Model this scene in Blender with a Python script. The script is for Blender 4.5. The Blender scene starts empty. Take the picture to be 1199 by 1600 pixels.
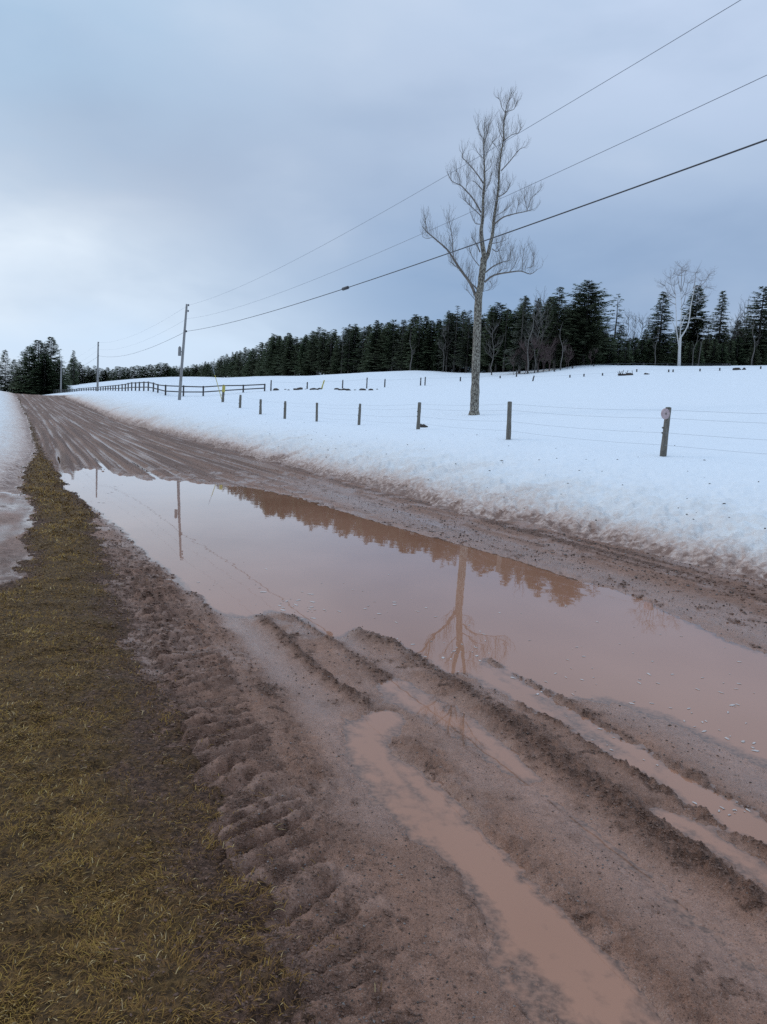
import bpy, math, random
import numpy as np
from mathutils import Vector, Matrix
R = math.radians
rng = np.random.default_rng(7)
random.seed(7)
scene = bpy.context.scene
col = scene.collection

# ------------------------------------------------------------------ camera
F_PX, CX, CY = 1200.0, 599.5, 800.0
CAM_H, PITCH, ROLL = 1.6, R(6.28), R(3.0)
cp, sp_ = math.cos(PITCH), math.sin(PITCH)
FWD = np.array([0, cp, -sp_]); R0 = np.array([1.0, 0, 0]); U0 = np.array([0, sp_, cp])
RT = math.cos(ROLL)*R0 + math.sin(ROLL)*U0
UP = -math.sin(ROLL)*R0 + math.cos(ROLL)*U0
CAM = np.array([0, 0, CAM_H])
cd = bpy.data.cameras.new('camera'); cam = bpy.data.objects.new('camera', cd); col.objects.link(cam)
cd.sensor_fit = 'HORIZONTAL'; cd.sensor_width = 36; cd.lens = 36*F_PX/1199
cd.clip_start = 0.05; cd.clip_end = 6000
m = Matrix.Identity(4)
for i in range(3):
    m[i][0] = RT[i]; m[i][1] = UP[i]; m[i][2] = -FWD[i]; m[i][3] = CAM[i]
cam.matrix_world = m
scene.camera = cam

# ------------------------------------------------------------------ view, sky, sun
scene.view_settings.view_transform = 'Standard'; scene.view_settings.look = 'None'
scene.view_settings.exposure = 0.18; scene.view_settings.gamma = 1.0
scene.view_settings.use_curve_mapping = False
scene.cycles.max_bounces = 6; scene.cycles.diffuse_bounces = 3; scene.cycles.glossy_bounces = 3
scene.cycles.transparent_max_bounces = 4
scene.cycles.use_denoising = False; scene.cycles.denoising_input_passes = 'RGB_ALBEDO_NORMAL'

def ray(px, py):
    d = FWD + RT*(px-CX)/F_PX - UP*(py-CY)/F_PX
    return d
SUN_EL, SUN_AZ = R(38), R(-60)      # soft sun behind the cloud, to the left
w = bpy.data.worlds.new('World'); scene.world = w; w.use_nodes = True
nt = w.node_tree; nt.nodes.clear()
class NB:
    """tiny node helper"""
    def __init__(s, nt): s.nt = nt
    def n(s, t, **kw):
        o = s.nt.nodes.new(t)
        for k, v in kw.items():
            setattr(o, k, v)
        return o
    def l(s, a, b): s.nt.links.new(a, b)
    def put(s, sock, v):
        if isinstance(v, bpy.types.NodeSocket): s.l(v, sock)
        else: sock.default_value = v
    def math(s, op, a, b=None, clamp=False):
        o = s.n('ShaderNodeMath', operation=op, use_clamp=clamp); s.put(o.inputs[0], a)
        if b is not None: s.put(o.inputs[1], b)
        return o.outputs[0]
    def mix(s, f, a, b, mode='MIX'):
        o = s.n('ShaderNodeMix', data_type='RGBA', blend_type=mode); o.clamp_factor = True
        s.put(o.inputs[0], f); s.put(o.inputs[6], a if isinstance(a, bpy.types.NodeSocket) else (*a, 1)[:4])
        s.put(o.inputs[7], b if isinstance(b, bpy.types.NodeSocket) else (*b, 1)[:4]); return o.outputs[2]
    def maprange(s, v, a, b, c=0.0, d=1.0, smooth=False):
        o = s.n('ShaderNodeMapRange'); o.interpolation_type = 'SMOOTHSTEP' if smooth else 'LINEAR'
        s.put(o.inputs[0], v); s.put(o.inputs[1], a); s.put(o.inputs[2], b); s.put(o.inputs[3], c); s.put(o.inputs[4], d)
        return o.outputs[0]
    def noise(s, vec, scale, detail=4, rough=0.5, dist=0.0):
        o = s.n('ShaderNodeTexNoise'); 
        if vec is not None: s.l(vec, o.inputs['Vector'])
        o.inputs['Scale'].default_value = scale; o.inputs['Detail'].default_value = detail
        o.inputs['Roughness'].default_value = rough; o.inputs['Distortion'].default_value = dist
        return o.outputs[0]
    def mapping(s, vec, scale=(1, 1, 1), loc=(0, 0, 0), rot=(0, 0, 0)):
        o = s.n('ShaderNodeMapping'); s.l(vec, o.inputs[0]); o.inputs['Scale'].default_value = scale
        o.inputs['Location'].default_value = loc; o.inputs['Rotation'].default_value = rot; return o.outputs[0]

b = NB(nt)
tc = b.n('ShaderNodeTexCoord').outputs['Generated']
nv = b.n('ShaderNodeVectorMath', operation='NORMALIZE'); b.l(tc, nv.inputs[0]); D = nv.outputs[0]
def lobe(px, py, width_deg, power=1.0, stretch=1.0):
    d = ray(px, py); d = d/np.linalg.norm(d)
    # squash the vertical so that a lobe may be wider than tall
    vs = b.n('ShaderNodeVectorMath', operation='SUBTRACT'); b.l(D, vs.inputs[0]); vs.inputs[1].default_value = tuple(d)
    sc = b.n('ShaderNodeVectorMath', operation='MULTIPLY'); b.l(vs.outputs[0], sc.inputs[0]); sc.inputs[1].default_value = (1, 1, stretch)
    ln = b.n('ShaderNodeVectorMath', operation='LENGTH'); b.l(sc.outputs[0], ln.inputs[0])
    q = b.math('MULTIPLY', ln.outputs[1], 1.0/R(width_deg)); q2 = b.math('MULTIPLY', q, q)
    e = b.math('POWER', 2.718, b.math('MULTIPLY', q2, -1.0)); return b.math('MULTIPLY', e, power)
sep = b.n('ShaderNodeSeparateXYZ'); b.l(D, sep.inputs[0]); el = sep.outputs[2]
ramp = b.n('ShaderNodeValToRGB'); b.l(b.maprange(el, 0.0, 1.0), ramp.inputs[0])
def S(c):  # sRGB 0-255 -> linear
    return tuple(((x/255)/12.92 if x/255 <= .04045 else ((x/255+.055)/1.055)**2.4) for x in c)
cr = ramp.color_ramp
cr.elements[0].position = 0.0; cr.elements[0].color = (*S((160, 186, 214)), 1)
cr.elements[1].position = 1.0; cr.elements[1].color = (0.77, 1.02, 1.36, 1)
for p, c in ((0.12, S((152, 178, 208))), (0.25, S((162, 184, 210))), (0.40, S((170, 193, 218))), (0.55, S((174, 200, 226))), (0.66, (0.53, 0.72, 0.95))):
    e = cr.elements.new(p); e.color = (*c, 1)
base = ramp.outputs[0]
cv = b.mapping(D, scale=(1.0, 1.0, 2.6), loc=(0.3, 0.1, 0.7))
c1 = b.noise(cv, 1.6, 3, 0.45, 0.4); c2 = b.noise(cv, 5.0, 4, 0.5, 0.3)
cl = b.math('ADD', b.math('MULTIPLY', c1, 0.75), b.math('MULTIPLY', c2, 0.25))
clm = b.maprange(cl, 0.40, 0.60, 0.0, 1.0, True)
# cloud lightness
c = b.mix(b.math('MULTIPLY', clm, 0.75), base, b.mix(0.6, base, S((200, 211, 228))))
c = b.mix(b.math('MULTIPLY', b.math('SUBTRACT', 1.0, clm), 0.5), c, b.mix(0.5, c, S((142, 163, 192))))
wob = b.maprange(c2, 0.3, 0.7, 0.55, 1.25)
def add_lobe(c, px, py, wd, colr, power, stretch=1.0):
    return b.mix(b.math('MULTIPLY', lobe(px, py, wd, power, stretch), wob, clamp=True), c, S(colr))
c = add_lobe(c, 560, 100, 17, (184, 199, 221), 0.7, 1.2)
c = add_lobe(c, 1080, 60, 20, (190, 206, 230), 0.9, 1.0)      # light lavender top right
c = add_lobe(c, 20, 130, 16, (162, 193, 220), 0.9, 1.0)
c = add_lobe(c, 230, 330, 15, (158, 174, 197), 0.95, 2.0)     # grey bank on the left
c = add_lobe(c, 560, 300, 12, (166, 181, 204), 0.6, 1.6)
c = add_lobe(c, 760, 490, 20, (124, 156, 194), 0.95, 2.8)     # blue-grey band over the wood
c = add_lobe(c, 1130, 440, 16, (140, 163, 194), 0.85, 2.2)
c = add_lobe(c, 30, 480, 14, (218, 229, 240), 1.5, 2.2)       # bright gap low on the left
c = add_lobe(c, 210, 560, 15, (198, 218, 240), 1.15, 2.8)
mot = b.noise(b.mapping(D, scale=(1, 1, 2.2), loc=(3, 1, 2), rot=(0, 0.25, 0)), 2.6, 5, 0.45, 0.15)
c = b.mix(b.maprange(mot, .48, .72, 0, .40, True), c, S((204, 216, 232)))
c = b.mix(b.maprange(mot, .5, .28, 0, .35, True), c, S((138, 161, 191)))
sky = b.n('ShaderNodeTexSky'); sky.sky_type = 'NISHITA'; sky.sun_disc = False
sky.sun_elevation = SUN_EL; sky.sun_rotation = SUN_AZ; sky.air_density = 1.0; sky.dust_density = 3.0
skm = b.n('ShaderNodeMix', data_type='RGBA', blend_type='MIX')
x10 = b.n('ShaderNodeVectorMath', operation='SCALE'); b.l(c, x10.inputs[0]); x10.inputs['Scale'].default_value = 10.0
b.put(skm.inputs[0], 0.95); b.l(sky.outputs[0], skm.inputs[6]); b.l(x10.outputs[0], skm.inputs[7])
bg = b.n('ShaderNodeBackground'); b.l(skm.outputs[2], bg.inputs[0]); bg.inputs[1].default_value = 0.1
out = b.n('ShaderNodeOutputWorld'); b.l(bg.outputs[0], out.inputs[0])

sl = bpy.data.lights.new('sun', 'SUN'); sl.energy = 0.5; sl.angle = R(25); sl.color = (1.0, 0.95, 0.88)
so = bpy.data.objects.new('sun', sl); col.objects.link(so)
sd = Vector((math.sin(SUN_AZ)*math.cos(SUN_EL), math.cos(SUN_AZ)*math.cos(SUN_EL), math.sin(SUN_EL)))
so.rotation_euler = sd.to_track_quat('Z', 'Y').to_euler()

# ------------------------------------------------------------------ numpy noise
_perm = rng.permutation(4096)
_g = rng.uniform(0, 2*np.pi, 4096); _gx, _gy = np.cos(_g), np.sin(_g)
def pn(x, y, seed=0):
    x = np.asarray(x, float)+seed*17.31; y = np.asarray(y, float)-seed*9.77
    xi = np.floor(x).astype(np.int64); yi = np.floor(y).astype(np.int64); xf = x-xi; yf = y-yi
    u = xf*xf*xf*(xf*(xf*6-15)+10); v = yf*yf*yf*(yf*(yf*6-15)+10)
    def g(ix, iy, dx, dy):
        h = _perm[(_perm[ix & 4095]+iy) & 4095]
        return _gx[h]*dx+_gy[h]*dy
    a = g(xi, yi, xf, yf); c_ = g(xi+1, yi, xf-1, yf); d_ = g(xi, yi+1, xf, yf-1); e_ = g(xi+1, yi+1, xf-1, yf-1)
    return ((a+(c_-a)*u)+((d_+(e_-d_)*u)-(a+(c_-a)*u))*v)*1.5
def fbm(x, y, oct=3, seed=0, gain=0.5):
    s = 0; a = 1; t = 0
    for o in range(oct):
        s = s+a*pn(x*2**o, y*2**o, seed+o*3); t += a; a *= gain
    return s/t
def sm(x, a=0.0, b_=1.0):
    t = np.clip((np.asarray(x, float)-a)/(b_-a), 0, 1); return t*t*(3-2*t)

# ------------------------------------------------------------------ terrain
A_ = R(22.2); RD = np.array([-math.sin(A_), math.cos(A_)]); RN = np.array([math.cos(A_), math.sin(A_)])
def st(x, y): return x*RD[0]+y*RD[1], x*RN[0]+y*RN[1]
def zr(s):
    s = np.asarray(s, float); q = np.clip(s-20, 0, 98); z = 0.00037*q*q
    return z+np.clip(s-118, 0, 400)*0.012
def hit(px, py, f=None, z0=None):
    """the point of the ground that a pixel of the photo shows"""
    d = ray(px, py)
    if f is None: f = lambda x, y: zr(st(x, y)[0])
    D_ = np.exp(np.linspace(math.log(0.7), math.log(500), 4000))
    P = CAM[None]+d[None]*(D_/d[1])[:, None]
    g = P[:, 2]-f(P[:, 0], P[:, 1])
    k = np.argmax(g < 0) if (g < 0).any() else len(D_)-1
    return P[k]
def at(px, py, D_):
    d = ray(px, py); return CAM+d*(D_/d[1])

ctl = [(1037, 711, 18), (795, 685, 23), (654, 671, 31), (561, 664, 39), (495, 658, 45), (445, 654, 49), (407, 647, 53), (375, 637, 60),
       (349, 628, 66), (280, 625, 73), (741, 648, 50), (1199, 690, 21), (1000, 650, 38), (1199, 640, 38), (1000, 620, 62), (1199, 612, 66), (840, 622, 68), (620, 628, 66), (480, 628, 70),
       (1199, 571, 125), (1060, 573, 128), (960, 573, 130), (900, 571, 126), (860, 579, 126), (780, 583, 132), (700, 582, 148), (660, 579, 150), (600, 584, 165),
       (500, 587, 190), (420, 588, 225), (340, 590, 300), (300, 592, 380), (259, 617, 92), (318, 619, 90), (414, 611, 92), (240, 612, 98),
       (200, 611, 120), (150, 611, 165), (100, 615, 240), (500, 604, 112), (620, 602, 116), (900, 600, 92), (1100, 598, 90), (700, 606, 98)]
CP = np.array([at(*c_) for c_ in ctl])
ext = []
for c_ in ((1199, 571, 125), (960, 573, 130), (700, 582, 148), (500, 587, 190), (340, 590, 300)):
    p = at(*c_); ext.append((p[0]*1.5, p[1]*1.5, p[2]+2)); ext.append((p[0]*2.6, p[1]*2.6, p[2]+3))
ext += [(13, 5, 1.1), (20, -10, 1.3), (60, 10, 5), (45, 35, 5.2), (110, 40, 13), (14, -25, 1.2), (50, -40, 6), (200, 60, 16), (-150, 420, 8), (-40, 420, 11)]
CP = np.vstack([CP, np.array(ext)])
def _U(r2): return np.where(r2 > 1e-9, r2*np.log(np.maximum(r2, 1e-9)), 0)*0.5
n_ = len(CP); SC = 100.0; X = CP[:, :2]/SC
K = _U(((X[:, None]-X[None])**2).sum(-1))+np.eye(n_)*2e-4
Pm = np.hstack([np.ones((n_, 1)), X]); Amat = np.block([[K, Pm], [Pm.T, np.zeros((3, 3))]])
W_ = np.linalg.solve(Amat, np.concatenate([CP[:, 2], [0, 0, 0]]))
def field_z(x, y):
    x = np.asarray(x, float)/SC; y = np.asarray(y, float)/SC
    z = W_[n_]+W_[n_+1]*x+W_[n_+2]*y
    for i in range(n_): z = z+W_[i]*_U((x-X[i, 0])**2+(y-X[i, 1])**2)
    return np.clip(z, 0.6, 30)

# road edges, read off the photo and put on the road's own plane
edge_r = [(1900, 1120), (1500, 1015), (1199, 930), (1133, 913), (1067, 897), (967, 870), (900, 850), (800, 828), (733, 815), (667, 796), (600, 773), (533, 757), (467, 740), (400, 721),
          (365, 707), (300, 690), (265, 680), (237, 675), (212, 667), (180, 657), (155, 645), (130, 634), (107, 624)]
er = np.array([st(*hit(*p)[:2]) for p in edge_r]); er = er[np.argsort(er[:, 0])]
er = np.vstack([[-60, er[0, 1]], er, [250, er[-1, 1]-14]])
def tR(s): return np.interp(s, er[:, 0], er[:, 1])
edge_l = [(-300, 940), (0, 915), (27, 910), (43, 850), (50, 800), (30, 767), (33, 743), (57, 707), (43, 655), (27, 622)]
elp = np.array([st(*hit(*p)[:2]) for p in edge_l]); elp = elp[np.argsort(elp[:, 0])]
elp = np.vstack([[-60, elp[0, 1]], elp, [250, elp[-1, 1]-14]])
def tL(s): return np.interp(s, elp[:, 0], elp[:, 1])

_sm = np.linspace(16, 125, 60); _mc = np.polyfit(_sm, 0.5*(tR(_sm)+np.minimum(tL(_sm), -1.6+0*_sm-.0*_sm)), 2)
def mid(s): return np.polyval(_mc, np.clip(s, 12, 125))
def wpoly(pts): return np.array([hit(*p)[:2] for p in pts])
grass_poly = wpoly([(26, 622), (43, 652), (57, 707), (34, 743), (30, 767), (50, 800), (43, 850), (30, 883), (24, 915), (0, 924), (-300, 945), (-900, 1060), (-1500, 2600), (430, 2300),
                    (438, 1600), (405, 1430), (335, 1310), (300, 1200), (262, 1100), (200, 1010), (180, 930), (165, 870), (150, 825), (140, 795), (104, 765), (92, 742), (68, 712), (50, 664), (30, 624)])
puddle = wpoly([(97, 745), (112, 736), (150, 731), (185, 741), (230, 750), (262, 749), (310, 755), (340, 757), (400, 764), (467, 779), (533, 800), (600, 820), (647, 833), (700, 847), (800, 874), (847, 890),
                (900, 908), (963, 922), (1000, 938), (1047, 961), (1100, 987), (1133, 1003), (1199, 1026), (1350, 1085), (1700, 1230), (1900, 1420), (1500, 1300), (1300, 1225), (1199, 1186), (1158, 1167),
                (1100, 1137), (1046, 1116), (992, 1098), (940, 1086), (880, 1090), (820, 1058), (765, 1028), (735, 1050), (700, 1052), (650, 1020), (600, 996), (560, 984), (520, 992), (470, 962),
                (425, 950), (385, 962), (350, 955), (310, 928), (285, 903), (250, 880), (225, 858), (200, 832), (165, 805), (140, 788), (110, 772), (95, 768)])
rut_a = wpoly([(735, 1030), (762, 1038), (800, 1060), (879, 1105), (950, 1148), (1008, 1180), (1062, 1215), (1130, 1252), (1199, 1290), (1400, 1400), (1800, 1640), (1700, 1640), (1400, 1440), (1199, 1318), (1158, 1298), (1095, 1260), (1040, 1222),
               (985, 1190), (930, 1158), (870, 1124), (812, 1092), (765, 1068), (735, 1050)])
rut_b = wpoly([(1042, 1273), (1075, 1285), (1117, 1302), (1136, 1320), (1162, 1336), (1199, 1372), (1300, 1450), (1290, 1460), (1190, 1380), (1130, 1338), (1095, 1316), (1065, 1292)])
rut_c = wpoly([(550, 1127), (579, 1114), (612, 1110), (650, 1124), (618, 1140), (604, 1160), (622, 1182), (655, 1205), (700, 1250), (750, 1300), (800, 1350), (850, 1403), (907, 1447), (960, 1497), (1013, 1547), (1060, 1600),
               (1250, 1800), (1150, 1850), (930, 1640), (860, 1560), (815, 1490), (765, 1420), (720, 1368), (680, 1330), (640, 1296), (600, 1258), (562, 1218), (545, 1180)])
rut_d = wpoly([(757, 1470), (775, 1475), (800, 1520), (830, 1560), (870, 1605), (960, 1720), (900, 1720), (830, 1610), (790, 1550), (765, 1510)])
rut_e = wpoly([(590, 1075), (625, 1060), (670, 1085), (720, 1110), (760, 1140), (800, 1180), (830, 1215), (815, 1215), (770, 1180), (720, 1150), (680, 1125), (620, 1100)])
rut_f = wpoly([(850, 1245), (900, 1270), (960, 1320), (1010, 1360), (1080, 1425), (1150, 1480), (1300, 1600), (1280, 1610), (1130, 1490), (1050, 1420), (980, 1360), (910, 1300)])
ridges = [  # (pixels, width m, height m)
    ([(762, 1031), (800, 1052), (879, 1096), (950, 1142), (1008, 1172), (1062, 1204), (1130, 1245), (1199, 1280), (1400, 1390), (1800, 1620)], 0.045, 0.031),
    ([(575, 990), (640, 1022), (700, 1066), (760, 1110), (820, 1155), (900, 1215), (1000, 1290), (1100, 1360), (1199, 1425), (1500, 1640)], 0.13, 0.03),
    ([(812, 1100), (870, 1135), (930, 1172), (987, 1208), (1054, 1250), (1100, 1275), (1158, 1308), (1199, 1335), (1400, 1470)], 0.05, 0.028),
    ([(408, 965), (450, 1010), (500, 1055), (540, 1085), (590, 1115)], 0.05, 0.03),
    ([(450, 965), (510, 1000), (560, 1035), (605, 1070)], 0.07, 0.018),
    ([(640, 1165), (690, 1210), (760, 1280), (850, 1375), (930, 1440), (1010, 1510), (1100, 1610)], 0.09, 0.007),
    ([(300, 930), (350, 1000), (420, 1090), (470, 1180), (500, 1260), (520, 1330)], 0.12, 0.012),
]
ridges = [(wpoly(p), w_, h_) for p, w_, h_ in ridges]
wets = [([(330, 945), (400, 1010), (450, 1070), (520, 1130), (570, 1210), (600, 1280)], 0.20),
        ([(600, 1075), (700, 1125), (790, 1200), (860, 1260), (950, 1330), (1050, 1420), (1199, 1530)], 0.20),
        ([(830, 1450), (880, 1530), (940, 1610)], 0.12), ([(980, 1110), (1080, 1150), (1199, 1230), (1400, 1330)], 0.3),
        ([(520, 985), (570, 1035), (640, 1080)], 0.15), ([(200, 1000), (240, 1060), (330, 1010)], 0.12), ([(300, 1180), (340, 1300), (400, 1420), (440, 1500)], 0.10)]
wets = [(wpoly(p), w_) for p, w_ in wets]
track = wpoly([(215, 880), (262, 960), (310, 1060), (345, 1150), (385, 1240), (420, 1330), (450, 1430), (480, 1530), (510, 1640), (560, 1850)])

def seg_d(x, y, poly, closed):
    n = len(poly); dmin = np.full(x.shape, 1e18); u = np.zeros(x.shape); lat = np.zeros(x.shape); acc = 0.0
    for i in range(n if closed else n-1):
        a = poly[i]; c_ = poly[(i+1) % n]; e = c_-a; L2 = float(e@e)+1e-12
        px_ = x-a[0]; py_ = y-a[1]; t = np.clip((px_*e[0]+py_*e[1])/L2, 0, 1)
        dx = px_-t*e[0]; dy = py_-t*e[1]; d2 = dx*dx+dy*dy; k = d2 < dmin
        dmin = np.where(k, d2, dmin)
        if not closed:
            L = math.sqrt(L2); u = np.where(k, acc+t*L, u); lat = np.where(k, (e[0]*py_-e[1]*px_)/L, lat); acc += L
    return np.sqrt(dmin), u, lat
def sdf(x, y, poly):
    d, _, _ = seg_d(x, y, poly, True); ins = np.zeros(x.shape, bool); n = len(poly)
    for i in range(n):
        a = poly[i]; c_ = poly[(i+1) % n]
        cond = (a[1] > y) != (c_[1] > y)
        xs = (c_[0]-a[0])*(y-a[1])/((c_[1]-a[1]) if c_[1] != a[1] else 1e-12)+a[0]
        ins ^= cond & (x < xs)
    return np.where(ins, -d, d)

CLOD_SHADE = [None]
def terrain(x, y):
    """height, class (0 road, 1 verge, 2 snow right, 3 snow left, 4 driveway), wet, dirt"""
    x = np.asarray(x, float); y = np.asarray(y, float); s, t = st(x, y); r = np.hypot(x, y)
    near = (r < 24)
    e_n = fbm(x*0.9, y*0.9, 3, 5)
    zrd = zr(s)
    # ---- mud
    tr = tR(s)
    n1 = fbm(x*3.1, y*3.1, 3, 11); clod = np.zeros(x.shape)
    streak = fbm(t*1.7+0.15*pn(s*.3, t*.5, 2), s*0.055, 3, 21)
    streak2 = fbm(t*5.0, s*0.11, 2, 24)
    far = sm(s, 15, 26)
    tc = t-mid(s); groove = np.zeros(x.shape); lip = np.zeros(x.shape)
    for k_, (c0, w0) in enumerate(((-3.1, .16), (-2.55, .10), (-1.9, .13), (-1.3, .10), (-.75, .16), (-.2, .11), (.3, .10), (.85, .17), (1.4, .10), (1.95, .12), (2.5, .18), (3.0, .1), (3.5, .13))):
        d_ = np.abs(tc-(c0*np.clip(1.05-s*.003, .6, 1.1)+0.20*pn(s*.02, s*0+k_*3.7, k_)+.02*pn(s*.2, s*0+k_*1.7, k_))); wk = w0*(.62+.4*pn(s*.15, s*0+k_, 9))+.0006*s
        amp_ = np.clip(.75+.9*pn(s*.09, s*0+k_*5.1, 13), 0, 1)
        groove = np.maximum(groove, amp_*np.exp(-(d_/wk)**2)); lip = np.maximum(lip, amp_*np.exp(-((d_-2.0*wk)/(.8*wk))**2))
    zm = zrd+0.018+0.015*n1*(1-far)+far*(0.03*streak+0.02*streak2+0.03*fbm(tc*6.5, s*.05, 3, 35)*-1+0.015-0.06*groove+0.035*lip)
    shoulder = sm(t, 5.0, 7.0)*(1-sm(s, 20, 40))
    zm = zm+shoulder*(0.06+0.035*streak+0.03*fbm(t*4, s*0.35, 3, 31))
    zm = zm+0.05*np.exp(-((tr-t)/0.7)**2)
    wet = np.maximum(sm(-(zm-zrd-0.018)/0.045, -0.25, 0.6)*0.75, far*sm(groove-.5*lip, .35, .8)*.9)
    fs_ = fbm(tc*6.5, s*.05, 3, 35); wet = np.where(far > 0, np.maximum(wet*(1-far)+far*sm(groove-.5*lip, .35, .8)*.9, far*sm(fs_, .14, .34)*.8), wet)
    wet = np.maximum(wet, shoulder*sm(fbm(t*3.5, s*.16, 3, 33), .05, .3)*.95+(1-far)*sm(t, 4.6, 5.4)*(1-sm(t, 5.6, 6.2))*.8)
    
    if near.any():
        xn, yn, tn, sn = x[near], y[near], t[near], s[near]
        z = zm[near]; wt = wet[near]; clod_shade = np.zeros(xn.shape)
        f1 = fbm(xn*14, yn*14, 4, 41, 0.6); f2 = fbm(xn*5.5, yn*5.5, 3, 47, 0.55)
        ln_ = fbm(tn*9, sn*2.2, 3, 57)
        front = 1-sm(sn, 9, 16)
        rg = 1-2*np.abs(fbm(xn*7, yn*7, 4, 59, .6)); rough = 0.019*f1+0.012*f2+0.012*ln_+0.010*rg*(.5+np.clip(2*pn(xn*1.3, yn*1.3, 61), -.4, 1))
        ampw = np.ones(xn.shape)
        for P, w_ in wets:
            d, _, _ = seg_d(xn, yn, P, False); k = np.exp(-(d/w_)**2); z = z-(z-0.005)*k*0.9; ampw *= (1-0.80*k); wt = np.maximum(wt, k*0.9)
        for P, w_, h_ in ridges:
            d, u, lat = seg_d(xn, yn, P, False); ww = w_*(0.8+0.6*pn(u*2.5, u*0+3.3, int(h_*1000)))
            ww = np.maximum(ww, w_*0.35)
            k = np.exp(-(d/ww)**2)
            lump = np.clip(0.8+1.6*fbm(xn*13, yn*13, 4, 63, .65), 0.0, 2.2)
            z = z+h_*k*lump; clod_shade = np.maximum(clod_shade, k*min(1, h_/.026)*(.12+.62*lump)); ampw = np.maximum(ampw, 0.9*k+ampw*(1-k)+0.8*k); wt = wt*(1-0.8*k)
        # lugged tyre track along the verge
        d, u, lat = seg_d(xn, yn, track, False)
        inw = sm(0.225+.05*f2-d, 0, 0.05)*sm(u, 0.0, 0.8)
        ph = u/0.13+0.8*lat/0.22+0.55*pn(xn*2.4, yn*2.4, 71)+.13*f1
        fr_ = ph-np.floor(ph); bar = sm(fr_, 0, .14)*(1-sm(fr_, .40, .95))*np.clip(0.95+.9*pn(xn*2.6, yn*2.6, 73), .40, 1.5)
        z = z+inw*(0.052*bar-0.024); clod_shade = clod_shade*(1-inw*bar*.8); clod_shade = np.maximum(clod_shade, inw*np.clip(1-bar*2.2, 0, 1)*.95*(pn(xn*2.1, yn*2.1, 77) > -.25)); wt = np.where(inw > .3, np.maximum(wt*0.6, (1-np.clip(bar*1.6, 0, 1))*0.7*sm(pn(xn*1.7, yn*1.7, 75), -.2, .4)), wt)  # mask also darkens the gaps: shade between the bars painted into the colour
        z = z+.014*np.exp(-(d/.5)**2)*sm(u, 3.2, 4.4); z = z+rough*ampw*(0.30+0.55*front)*.8
        cn = fbm(xn*6, yn*6, 4, 65, .7)+.5*fbm(tn*4, sn*1.2, 2, 67); clod_shade = np.maximum(clod_shade, sm(cn, .18, .42)*.75*ampw); clod_shade = np.maximum(clod_shade, (1-sm(tn, .4, 1.3))*(.35+sm(fbm(xn*9, yn*9, 3, 69), -.15, .2)*.6)*sm(12-sn, 0, 4))
        wt = np.maximum(wt, .75*sm(fbm(xn*1.5, yn*1.5, 4, 125, .6)+.4*fbm(tn*3, sn*.6, 2, 127), .02, .30)*(1-.5*clod_shade))
        # crumbly tilth on the turned-over soil
        z = z+clod_shade*(.0075*fbm(xn*38, yn*38, 3, 121, .7)+.006*np.clip(fbm(xn*24, yn*24, 2, 123), 0, 1))
        # water bodies
        warp = 0.035*f2+0.02*f1+0.02*ln_
        sd_ = sdf(xn, yn, puddle); wfar = 1+7*sm(sn, 10, 19)
        q = sd_+warp*wfar
        z = np.where(q < 0.45, np.minimum(z, z+(-0.09-z)*sm(-q, -0.10, 0.35)-0.03*sm(-q, -.25, .1)), z)
        wt = np.maximum(wt, sm(-q, -0.30, 0.0)*0.9)
        for P, dp, grow in ((rut_a, .06, .05), (rut_b, .055, .045), (rut_c, .055, .005), (rut_d, .035, 0), (rut_e, .035, .025), (rut_f, .016, -.01)):
            q = sdf(xn, yn, P)+warp*0.7
            q = q+.034-grow+.045*fbm(xn*14, yn*14, 4, 64, .7)+.05*np.clip(fbm(tn*7, sn*1.1, 2, 66), 0, 1); k = sm(-q, -0.13, 0.05); z = z*(1-k)+np.minimum(z, -dp*.45+0.7*rough+.03*fbm(tn*5, sn*.9, 3, 68))*k; clod_shade = clod_shade*(1-.7*k)
            wt = np.maximum(wt, sm(-q, -0.10, 0.0)*0.85)
        clod_shade = clod_shade*(1-.6*shoulder[near])*(1-sm(-(sd_-.05), 0, .05)); zm[near] = z; wet[near] = wt; clod[near] = clod_shade
    clod = np.maximum(clod, far*np.clip(.50+.8*sm(fbm(tc*5.5, s*.045, 3, 37), -.1, .25)*(1-groove), 0, 1)*(1-.5*wet))
    clod = np.maximum(clod, shoulder*(.25+.7*sm(fbm(t*4.5, s*.10, 3, 39), -.05, .22))*(1-.8*wet))
    # ---- classes
    gs = sdf(x, y, grass_poly)+0.20*e_n+0.16*n1+0.06*fbm(x*11, y*11, 2, 85)
    db = t-tr+0.35*fbm(x*0.5, y*0.5, 2, 81)*np.clip(s/10, .3, 1.5)+0.14*n1+0.10*fbm(x*9, y*9, 2, 83)
    dl = tL(s)-t+0.25*e_n
    cls = np.zeros(x.shape, int)
    cls[db > 0] = 2
    left = (dl > 0) & (db <= 0)
    # where snow starts on the left bank
    snow_l = s+0.6*e_n > 15.6
    cls[left & snow_l] = 3; cls[left & ~snow_l] = 4
    cls[(gs < 0) & (db <= 0)] = 1
    z = zm.copy()
    # verge
    k = sm(-gs, -0.15, 0.35)
    zv = zrd+0.075+0.035*fbm(x*2.3, y*2.3, 3, 91)+0.018*fbm(x*9, y*9, 2, 93)
    z = z*(1-k)+zv*k
    # driveway
    kd = sm(dl, 0, 0.5)*(1-sm(s, 14.5, 16.5))*(gs > -0.3)*sm(gs, -0.3, 0.1)
    zd = zrd+0.03+0.03*fbm(t*2, s*0.5, 3, 95)+0.012*n1
    z = z*(1-kd)+zd*kd
    # left snow
    kl = np.clip(dl, 0, 60)
    ksn = sm(s, 14.8, 17.5)
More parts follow.
